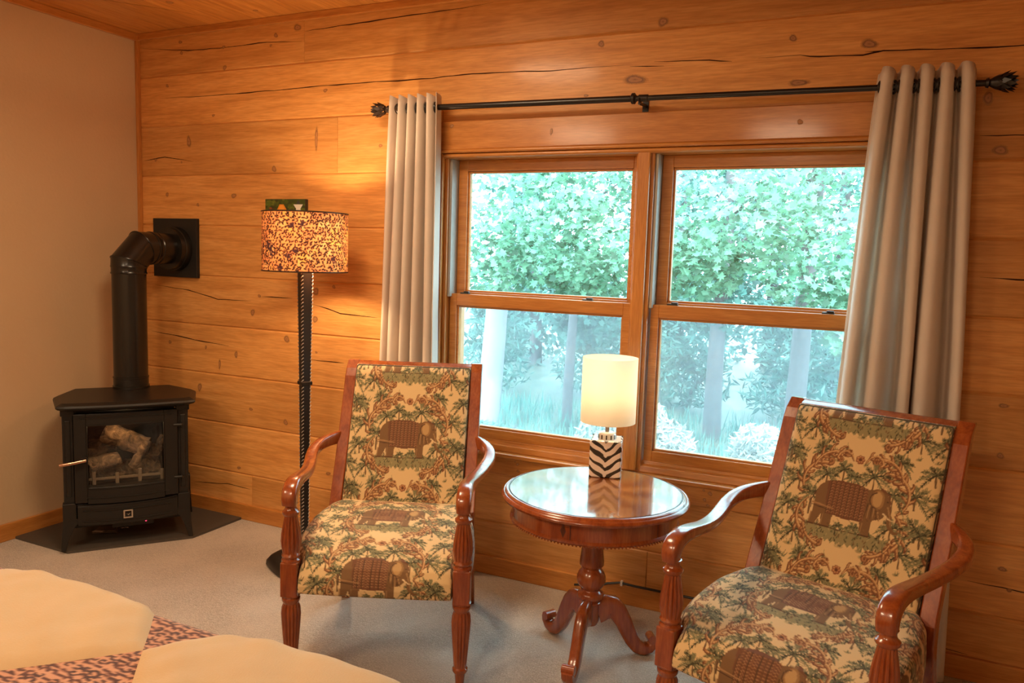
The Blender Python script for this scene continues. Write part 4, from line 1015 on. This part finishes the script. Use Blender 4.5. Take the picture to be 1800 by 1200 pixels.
# gas logs and grate inside
def log_mat():
    m = NT('ceramic_log'); v = m.coords((1, 1, 1)); n = m.noise(v, 28, 5, .6, 1.0); m.link(m.ramp(n, [(.32, (.04, .028, .02, 1)), (.5, (.20, .115, .06, 1)), (.68, (.44, .26, .135, 1))]), m.b.inputs['Base Color']); m.b.inputs['Roughness'].default_value = .9; m.bump(n, .8, .02); return m.mat
LOGM = log_mat()
def glog(p, q, r0, r1):
    m = MB(); P = [tuple(np.array(p) + (np.array(q) - np.array(p)) * k / 8. + np.r_[random.uniform(-.004, .004), random.uniform(-.004, .004), random.uniform(-.004, .004)]) for k in range(9)]
    m.tube(P, [r0 + (r1 - r0) * k / 8. + random.uniform(-.004, .004) for k in range(9)], 14); return m.build('ceramic_log', LOGM, st, sharp=60)
glog((.165, .17, .505), (.345, .13, .425), .052, .046); glog((.08, .20, .40), (.25, .22, .47), .045, .05); glog((.09, .10, .365), (.22, .12, .385), .035, .03)
glog((.27, .10, .345), (.345, .075, .470), .020, .016)['label'] = 'pale split log piece'
glog((.36, .16, .36), (.42, .20, .46), .03, .022); glog((.10, .22, .31), (.40, .22, .31), .05, .05)
m = MB()
for k in range(4): m.box(.10 + k * .098, .116 + k * .098, .045, .058, .225 + Z, .345 + Z + (.0 if k % 2 else .012))
for z in (.262, .315): m.box(.085, .42, .048, .056, z + Z, z + .012 + Z)
m.box(.085, .42, .05, .07, .222 + Z, .236 + Z)
m.build('grate', plain('ash_brown_grate', (.20, .13, .075, 1), .8), st, bevel=.002)
box_light = lamp('firebox_light', 'POINT', (.25, .07, .56), .4, (1, .62, .3), shadow_soft_size=.03); box_light.parent = st  # small warm point light inside the firebox, above the ceramic logs

# stovepipe to the wall
PX, PY, PR = .272, -.318, .080
sp = thing('stovepipe', 'black stove pipe rising from stove and elbowing into square plate on log wall', 'stovepipe', (PX, PY, .706))
m = MB()
m.lathe([(0.0, PR + .006), (.012, PR + .006), (.014, PR + .002), (.05, PR + .002), (.052, PR + .004), (.058, PR + .004), (.060, PR), (.585, PR)], 40); m.build('lower_pipe', BLACK_PIPE, sp)
m = MB(); m.lathe([(.575, PR + .003), (.580, PR + .005), (.586, PR + .002), (.606, PR + .002), (.612, PR + .005), (.618, PR + .003), (.640, PR + .002)], 40, cap=False); m.build('pipe_band', BLACK_PIPE, sp)
m = MB()
zc_ = 1.412 - .706; k8 = math.tan(PI / 8) * .105
# mitred elbow of three straight gores
def ring(c, d, r): 
    d = Vector(d).normalized(); s_ = Vector((1, 0, 0)); u_ = d.cross(s_)
    return [tuple(Vector(c) + s_ * (r * math.cos(2*PI*k/40)) + u_ * (r * math.sin(2*PI*k/40))) for k in range(40)]
def miter(c, d1, d2, r):
    d1, d2 = Vector(d1).normalized(), Vector(d2).normalized(); nrm = (d1 + d2).normalized(); pts = []
    for p in ring(c, d1, r):
        p = Vector(p); t_ = (Vector(c) - p).dot(nrm) / d1.dot(nrm); pts.append(tuple(p + d1 * t_))
    return pts
c1 = (0, 0, zc_ - .075); c2 = (0, .075, zc_); dv, dd, dh = (0, 0, 1), (0, 1, 1), (0, 1, 0)
r_ = PR + .002
rings = [ring((0, 0, .615), dv, r_), miter(c1, dv, dd, r_), miter(c2, dd, dh, r_), ring((0, .135, zc_), dh, r_)]
for A_, B_ in zip(rings[:-1], rings[1:]):
    m.add(A_ + B_, [(k, (k + 1) % 40, 40 + (k + 1) % 40, 40 + k) for k in range(40)], 0, True)
for rg in (rings[1], rings[2]): m.tube(rg + rg[:1], .0030, 6)
m.build('elbow', BLACK_PIPE, sp, fix=False, sharp=25)
m = MB(); m.lathe([(.120, PR), (.122, PR + .005), (.128, PR + .006), (.134, PR + .002), (.150, PR + .002), (.154, PR + .005), (.158, PR), (.235, PR), (.236, PR + .028), (.262, PR + .030), (.264, PR + .035), (.285, PR + .037), (.300, PR + .037)], 40, (0, 0, zc_), axis='y'); m.build('horizontal_pipe', BLACK_PIPE, sp)
m = MB(); m.box(.100 - PX, .418 - PX, -PY - .022, -PY - .001, 1.262 - .706, 1.573 - .706); m.build('wall_plate', plain('matt_black_plate', (.010, .009, .008, 1), .6), sp, bevel=.002)

# hearth slab
m = MB(); m.prism([(.002, -.020), (.002, -.765), (.385, -.768), (.716, -.345), (.716, -.020), (.30, -.020)], .0, .012)
tag(m.build('hearth_slab', SLATE, bevel=.002), 'dark slate hearth slab set into the carpet in the corner', 'hearth')
m = MB(); m.prism([(0, 0), (.11, .02), (.10, .10), (-.005, .08)], 0, .004); m.prism([(.01, .01), (.10, .028), (.085, .088), (.0, .07)], .004, .009, 0)
lf = m.build('folded_leaflet', PAPERD, bevel=.001); lf.location = (.275, -.560, .0125); lf.rotation_euler = (0, 0, .5); tag(lf, 'small folded leaflet lying on the slate below the stove', 'leaflet')
m = MB(); m.prism([(0.0, -.004), (.05, -.006), (.055, .012), (.005, .02)], .0093, .0105); l_ = m.build('pale_flap', PAPER, lf); l_['label'] = 'pale pinkish flap'

# ---------------------------------------------------------------- cable by the baseboard
m = MB(); m.tube([(2.60, -.030, .045), (2.66, -.045, .062), (2.72, -.035, .070), (2.745, -.026, .080), (2.80, -.024, .0935), (2.86, -.022, .090), (2.93, -.022, .0905), (3.02, -.022, .0905), (3.10, -.020, .0905), (3.3, -.020, .0905)], .005, 8)
cb_ = m.build('power_cable', DARKPL); tag(cb_, 'thin black power cable lying along top of the baseboard behind the table', 'cable')
m = MB(); m.box(2.800, 2.809, -.031, -.016, .083, .102); m.build('cable_tag', CLEARPL, cb_)['label'] = 'white tag'

# ---------------------------------------------------------------- bed with patchwork spread
BX0, BX1, BY1, BY0, BZ = 1.0, 2.95, -1.84, -3.95, .600
bd = thing('bed', 'bed under a patchwork spread of cream plush diamonds and leopard print', 'bed', ((BX0 + BX1) / 2, (BY0 + BY1) / 2, 0))
BXc, BYc = (BX0 + BX1) / 2, (BY0 + BY1) / 2
def fold(s, lo, hi, r=.055):
    """unrolled coordinate -> (position, drop)"""
    over = np.maximum(s - (hi - r), 0) ; under = np.maximum((lo + r) - s, 0); e = over + under; th = np.clip(e / r, 0, PI / 2)
    inn = np.clip(s, lo + r, hi - r); sg = np.where(over > 0, 1, -1)
    return inn + sg * r * np.sin(th) * (e > 0), r * (1 - np.cos(th)) + np.maximum(e - r * PI / 2, 0)
def bedpos(S, T, lift=0):
    X, dx = fold(S, BX0, BX1); Y, dy = fold(T, BY0, BY1); d = np.maximum(dx, dy) + .35 * np.minimum(dx, dy)
    d = np.minimum(d, .52); n = np.clip(d / .055, 0, 1)
    sx = np.where(S > BXc, 1, -1); sy = np.where(T > BYc, 1, -1)
    ox = sx * lift * n * (dx >= dy) * (dx > 0); oy = sy * lift * n * (dy > dx)
    wav = .010 * np.sin(S * 9 + T * 4) * np.clip(d / .2, 0, 1)
    return X + ox + wav * (dx >= dy) * (dx > .05) - BXc, Y + oy + wav * (dy > dx) * (dy > .05) - BYc, BZ - d + lift * (1 - n) 
lb = Canvas(240, 240, 2.0, (192, 138, 106))
for k in range(80): lb.ell(random.uniform(0, 240), random.uniform(0, 240), 14, 8, random.choice(((200, 146, 112), (182, 126, 96))), .5)
for j in range(13):
    for i in range(10):
        x = i * 24 + (j % 2) * 12 + random.uniform(-3, 3); y = j * 18.46 + random.uniform(-2, 2); a0_ = random.uniform(0, 6.28)
        c_ = random.choice(((74, 36, 26), (86, 42, 30), (64, 30, 24)))
        if random.random() < .6: lb.stroke([(x + q * 1.35, y + p * .8) for q, p in [(qx - x, qy - y) for qx, qy in arc(x, y, 7, 7, a0_, a0_ + 4.2, 8)]], 3.6, 2.8, c_)
        else: lb.stroke([(x - 8, y), (x + 8, y + random.uniform(-3, 3))], 4.4, 3.2, c_)
S_ = np.concatenate([np.linspace(BX0 - .50, 1.55, 60), np.linspace(1.555, BX1 + .50, 400)]); T_ = np.concatenate([np.linspace(BY0 - .5, -2.42, 60), np.linspace(-2.415, BY1 + .12, 200), np.linspace(BY1 + .13, BY1 + .52, 40)])
spread = grid_obj('bedspread', LEOBED, S_, T_, lambda s_, t_: bedpos(s_, t_, 0.0), lambda s_, t_: lb.sample(s_ * 1000, t_ * 1000), bd)
DC, DH = (2.012, -2.0), .36
def plush(cx, cy):
    g = np.linspace(-1, 1, 33); A_, B_ = np.meshgrid(g, g)
    k_ = 1.0; pa = (A_ + B_) / 2; pb = (B_ - A_) / 2
    S = cx + pa * DH * 1.005; T = cy + pb * DH * 1.005
    r = np.maximum(np.abs(A_), np.abs(B_)); bul = 1 + .035 * (1 - np.minimum(np.abs(A_), np.abs(B_)) ** 2) * r
    S = cx + (S - cx) * bul; T = cy + (T - cy) * bul
    lift = .003 + .024 * np.sqrt(np.clip(1 - A_ ** 4, 0, 1)) * np.sqrt(np.clip(1 - B_ ** 4, 0, 1)) + .0035 * np.sin(A_ * 17 + cx * 7 + 2 * B_) * np.clip(r, .2, 1) ** 2 * (1 - r ** 8) + .003 * np.sin(B_ * 19 + cy * 5) * np.clip(r, .2, 1) ** 2 * (1 - r ** 8) + .002 * np.sin(B_ * 11 + A_ * 3 + cy) * (1 - r ** 6) - .004 * (r > .999)
    x, y, z = bedpos(S, T, lift); m = MB(); n = 33
    m.add(np.stack([x, y, z], -1).reshape(-1, 3), [(j * n + i, j * n + i + 1, (j + 1) * n + i + 1, (j + 1) * n + i) for j in range(n - 1) for i in range(n - 1)], 0, True)
    o = m.build('plush_panel', PLUSH, spread, fix=False, sharp=180); o['label'] = 'cream plush diamond panel'
for i in (-2, 0, 2):
    for j in range(-6, 2):
        cx, cy = DC[0] + i * DH, DC[1] + j * DH
        if i % 2 == 0 and j % 2 == 0 and BX0 - .2 < cx < BX1 + .3 and BY0 - .2 < cy < BY1 + .45: plush(cx, cy)

# ---------------------------------------------------------------- outdoors
def leafm(name, col, col2, tr=.45):
    m = NT(name); n = m.noise(m.coords((1, 1, 1)), 3.0, 3); c = m.mix(col, col2, m.ramp(n, [(.35, (0, 0, 0, 1)), (.65, (1, 1, 1, 1))]))
    if tr:
        at = m.new('ShaderNodeAttribute', attribute_name='tint'); c = m.mix(c, at.outputs['Color'], 1.0, 'MULTIPLY')
    m.link(c, m.b.inputs['Base Color']); m.b.inputs['Roughness'].default_value = .45
    t_ = m.new('ShaderNodeBsdfTranslucent'); m.link(c, t_.inputs[0]); mx = m.new('ShaderNodeMixShader'); mx.inputs[0].default_value = tr
    m.link(m.b.outputs[0], mx.inputs[1]); m.link(t_.outputs[0], mx.inputs[2]); m.link(mx.outputs[0], m.out.inputs[0]); return m.mat
LEAF1 = leafm('maple_leaf', (.16, .36, .24, 1), (.32, .52, .36, 1)); LEAF2 = leafm('far_leaf', (.09, .23, .20, 1), (.19, .35, .30, 1)); LEAF3 = leafm('shrub_painted_sunlit', (.42, .45, .42, 1), (.62, .62, .58, 1))  # LEAF3: sunlight painted into the whitish shrub colour
BARK = plain('pale_bark', (.42, .37, .38, 1), .9); BARK2 = plain('grey_bark', (.15, .13, .135, 1), .9)
GRASS = leafm('grass_ground', (.08, .10, .08, 1), (.16, .17, .13, 1), 0)
m = MB(); gv = []; gx = np.linspace(-14, 14, 29); gy = np.linspace(.16, 34, 30)
for y in gy:
    for x in gx: gv.append((x + 1.5, y, -1.25 + .05 * math.sin(x * 1.3 + y) + max(0, y - 6) * .03))
m.add(gv, [(j * 29 + i, j * 29 + i + 1, (j + 1) * 29 + i + 1, (j + 1) * 29 + i) for j in range(29) for i in range(28)], 0, True)
struct(m.build('ground', GRASS))
def gz(x, y): return -1.25 + max(0, y - 6) * .03
MAPLE = [(0, -.5), (.12, -.14), (.42, -.22), (.30, .02), (.52, .20), (.24, .22), (.20, .34), (0, .56), (-.20, .34), (-.24, .22), (-.52, .20), (-.30, .02), (-.42, -.22), (-.12, -.14)]
QUAD = [(0, -.5), (.3, 0), (0, .55), (-.3, 0)]
def leaves(m, n, blobs, size, shape, rnd, droop=.5):
    for _ in range(n):
        cx, cy, cz, rx, ry, rz = rnd.choice(blobs)
        while True:
            a, b, c = rnd.uniform(-1, 1), rnd.uniform(-1, 1), rnd.uniform(-1, 1)
            if a * a + b * b + c * c < 1: break
        s = size * rnd.uniform(.6, 1.3)
        nrm = Vector((rnd.gauss(0, .5), rnd.gauss(-.35, .5), rnd.gauss(.7, .4))).normalized()
        t1 = nrm.orthogonal().normalized(); t1.rotate(Matrix.Rotation(rnd.uniform(0, 6.28), 3, nrm)); t2 = nrm.cross(t1)
        P = Vector((cx + a * rx, cy + b * ry, cz + c * rz))
        m.add([P + t1 * (x * s) + t2 * (y * s) for x, y in shape], [tuple(range(len(shape)))])
        m.tint.extend([rnd.choice((.45, .65, .8, 1.0, 1.0, 1.25))] * len(shape))
def tree(name, label, cat, x, y, h, r, blobs, n, size, shape, leaf, bark, seedk, lean=0, grp='trees outside the window'):
    rnd = random.Random(seedk); z0 = gz(x, y) - .05
    t = thing(name, label, cat, (x, y, z0), 0, grp)
    m = MB(); K = 9
    P = [(lean * k / K + .02 * math.sin(k + seedk), .015 * math.cos(k * 1.3 + seedk), h * k / K) for k in range(K + 1)]
    m.tube(P, [r * (1.15 - .75 * k / K) for k in range(K + 1)], 12)
    for q in range(5):
        k = rnd.randint(4, 8); a = rnd.uniform(0, 6.28); L = rnd.uniform(.5, 1.1); p = P[k]
        m.tube([p, (p[0] + L * .5 * math.cos(a), p[1] + L * .5 * math.sin(a), p[2] + L * .35), (p[0] + L * math.cos(a), p[1] + L * math.sin(a), p[2] + L * .6)], [r * .4, r * .25, r * .1], 7)
    m.build('trunk', bark, t, fix=False)
    m = MB(); leaves(m, n, [(a - x, b - y, c - z0, d, e, f_) for a, b, c, d, e, f_ in blobs], size, shape, rnd); m.build('foliage', leaf, t, fix=False)
    return t
TG = 'trees outside the window'
tree('birch_tree', 'thick pale trunk seen through the left window', 'tree', -1.62, 7.5, 7, .17, [(-2.0, 7.6, 3.4, 1.4, 1.0, .8), (-1.2, 7.2, 4.2, 1.2, 1, .8)], 1500, .13, MAPLE, LEAF1, BARK, 11, .35)
tree('maple_tree', 'broad leafy maple filling the upper left window panes', 'tree', .95, 7.6, 6, .07, [(-.4, 6.2, 2.1, 1.0, .8, .75), (.4, 5.6, 1.7, .7, .6, .55), (-.9, 6.5, 1.35, .8, .7, .5), (.35, 6.4, 2.6, 1.2, .8, .6), (.2, 6.8, 1.2, .6, .6, .4)], 5200, .105, MAPLE, LEAF1, BARK2, 12, -.2)
tree('maple_tree', 'broad leafy maple filling the upper right window panes', 'tree', 2.75, 7.4, 6.5, .12, [(2.2, 5.7, 2.0, .9, .8, .7), (3.0, 6.0, 1.5, .7, .7, .6), (1.7, 6.2, 1.4, .6, .6, .45), (2.9, 6.6, 2.5, 1.1, .8, .6), (3.5, 6.2, 1.0, .5, .6, .6)], 5000, .105, MAPLE, LEAF1, BARK2, 13, .25)
tree('slender_tree', 'slender grey trunk at the right edge of the right window', 'tree', 3.9, 9.2, 6, .10, [(4.2, 9.4, 3.0, .9, .7, .8), (3.6, 9.4, .9, .7, .5, .6)], 1300, .12, MAPLE, LEAF1, BARK2, 14, -.1)
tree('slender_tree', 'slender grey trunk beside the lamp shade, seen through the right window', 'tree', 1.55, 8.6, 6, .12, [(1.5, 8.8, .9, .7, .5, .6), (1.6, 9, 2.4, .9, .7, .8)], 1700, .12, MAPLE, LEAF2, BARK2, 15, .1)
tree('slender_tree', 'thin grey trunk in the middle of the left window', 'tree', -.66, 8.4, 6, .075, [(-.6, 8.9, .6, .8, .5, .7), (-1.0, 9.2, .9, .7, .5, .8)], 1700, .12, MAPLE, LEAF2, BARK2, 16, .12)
rr = random.Random(5)
for k, (x, y) in enumerate(((-8.2, 16), (-6.6, 13.4), (-5.0, 16), (-3.4, 13.4), (-1.8, 16), (-.2, 13.4), (1.4, 16), (3.0, 13.4), (4.6, 16))):
    lab = ['leftmost', 'second from left', 'third from left', 'fourth from left', 'middle', 'fourth from right', 'third from right', 'second from right', 'rightmost'][k] + ' of the hazy green trees far behind the maples'
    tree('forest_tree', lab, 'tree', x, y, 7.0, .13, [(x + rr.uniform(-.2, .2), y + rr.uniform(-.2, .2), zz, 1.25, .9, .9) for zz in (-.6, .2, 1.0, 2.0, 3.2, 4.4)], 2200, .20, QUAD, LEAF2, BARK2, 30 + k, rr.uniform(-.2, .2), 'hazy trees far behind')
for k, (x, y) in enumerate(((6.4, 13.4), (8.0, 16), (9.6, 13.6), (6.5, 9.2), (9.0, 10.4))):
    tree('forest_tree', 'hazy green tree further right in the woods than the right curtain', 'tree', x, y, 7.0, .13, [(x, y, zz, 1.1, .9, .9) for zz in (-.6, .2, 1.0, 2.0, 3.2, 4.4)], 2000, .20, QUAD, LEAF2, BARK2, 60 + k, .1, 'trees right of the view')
def shrub(label, x, y, blobs, n, size, leaf, seedk):
    rnd = random.Random(seedk); t = thing('shrub', label, 'shrub', (x, y, gz(x, y)), 0, 'shrubs outside the window')
    m = MB()
    for k in range(7):
        a = rnd.uniform(0, 6.28); m.tube([(0, 0, -.03), (.12 * math.cos(a), .12 * math.sin(a), .3), (.35 * math.cos(a), .35 * math.sin(a), .62)], [.02, .014, .006], 6)
    m.build('stem', BARK2, t, fix=False)
    m = MB(); leaves(m, n, blobs, size, [(0, -.5), (.12, 0), (0, .6), (-.12, 0)], rnd); m.build('foliage', leaf, t, fix=False)
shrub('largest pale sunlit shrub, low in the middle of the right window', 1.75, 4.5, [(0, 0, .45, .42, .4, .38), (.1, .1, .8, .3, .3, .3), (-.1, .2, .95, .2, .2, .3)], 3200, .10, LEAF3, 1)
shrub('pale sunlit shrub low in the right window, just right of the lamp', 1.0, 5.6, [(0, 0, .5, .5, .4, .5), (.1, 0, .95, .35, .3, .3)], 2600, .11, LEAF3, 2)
shrub('pale sunlit shrub low in the right window beside the right curtain', 2.75, 4.6, [(0, 0, .5, .42, .4, .42), (0, .1, .9, .3, .3, .25)], 2600, .10, LEAF3, 3)
shrub('bluish low shrub at the foot of the left window view', -.55, 5.4, [(0, 0, .3, .9, .5, .35)], 2600, .10, LEAF2, 4)
for k, (x, y, lab) in enumerate(((-2.9, 10.2, 'dark teal bush at the left of the left window view, behind the pale trunk'), (-1.0, 10.6, 'dark teal bush in the middle of the left window view'), (.75, 10.4, 'dark teal bush behind the table lamp, under the maples'), (2.5, 10.3, 'dark teal bush at the right of the right window view'))):
    shrub(lab, x, y, [(0, 0, .5, .85, .6, .5), (.1, 0, 1.1, .7, .5, .5), (-.1, .1, 1.7, .55, .4, .4)], 2600, .17, LEAF2, 20 + k)
m = MB(); rg = random.Random(77)
for k in range(9000):
    y = 2.6 + 7 * rg.random() ** 1.2; x = rg.uniform(1.9 - .48 * y - .5, 3.7 + .1 * y); z = gz(x, y); h = rg.uniform(.12, .34); a = rg.uniform(0, 6.28); w_ = rg.uniform(.008, .02); lx, ly = rg.uniform(-.12, .12), rg.uniform(-.12, .12)
    m.add([(x - w_ * math.cos(a), y - w_ * math.sin(a), z - .06), (x + w_ * math.cos(a), y + w_ * math.sin(a), z - .06), (x + lx, y + ly, z + h)], [(0, 1, 2)]); m.tint.extend([rg.choice((.7, 1, 1.3, 1.6))] * 3)
g_ = m.build('long_grass', LEAF2, bpy.data.objects['ground'], fix=False); g_['kind'] = 'stuff'; g_['label'] = 'long wild grass'
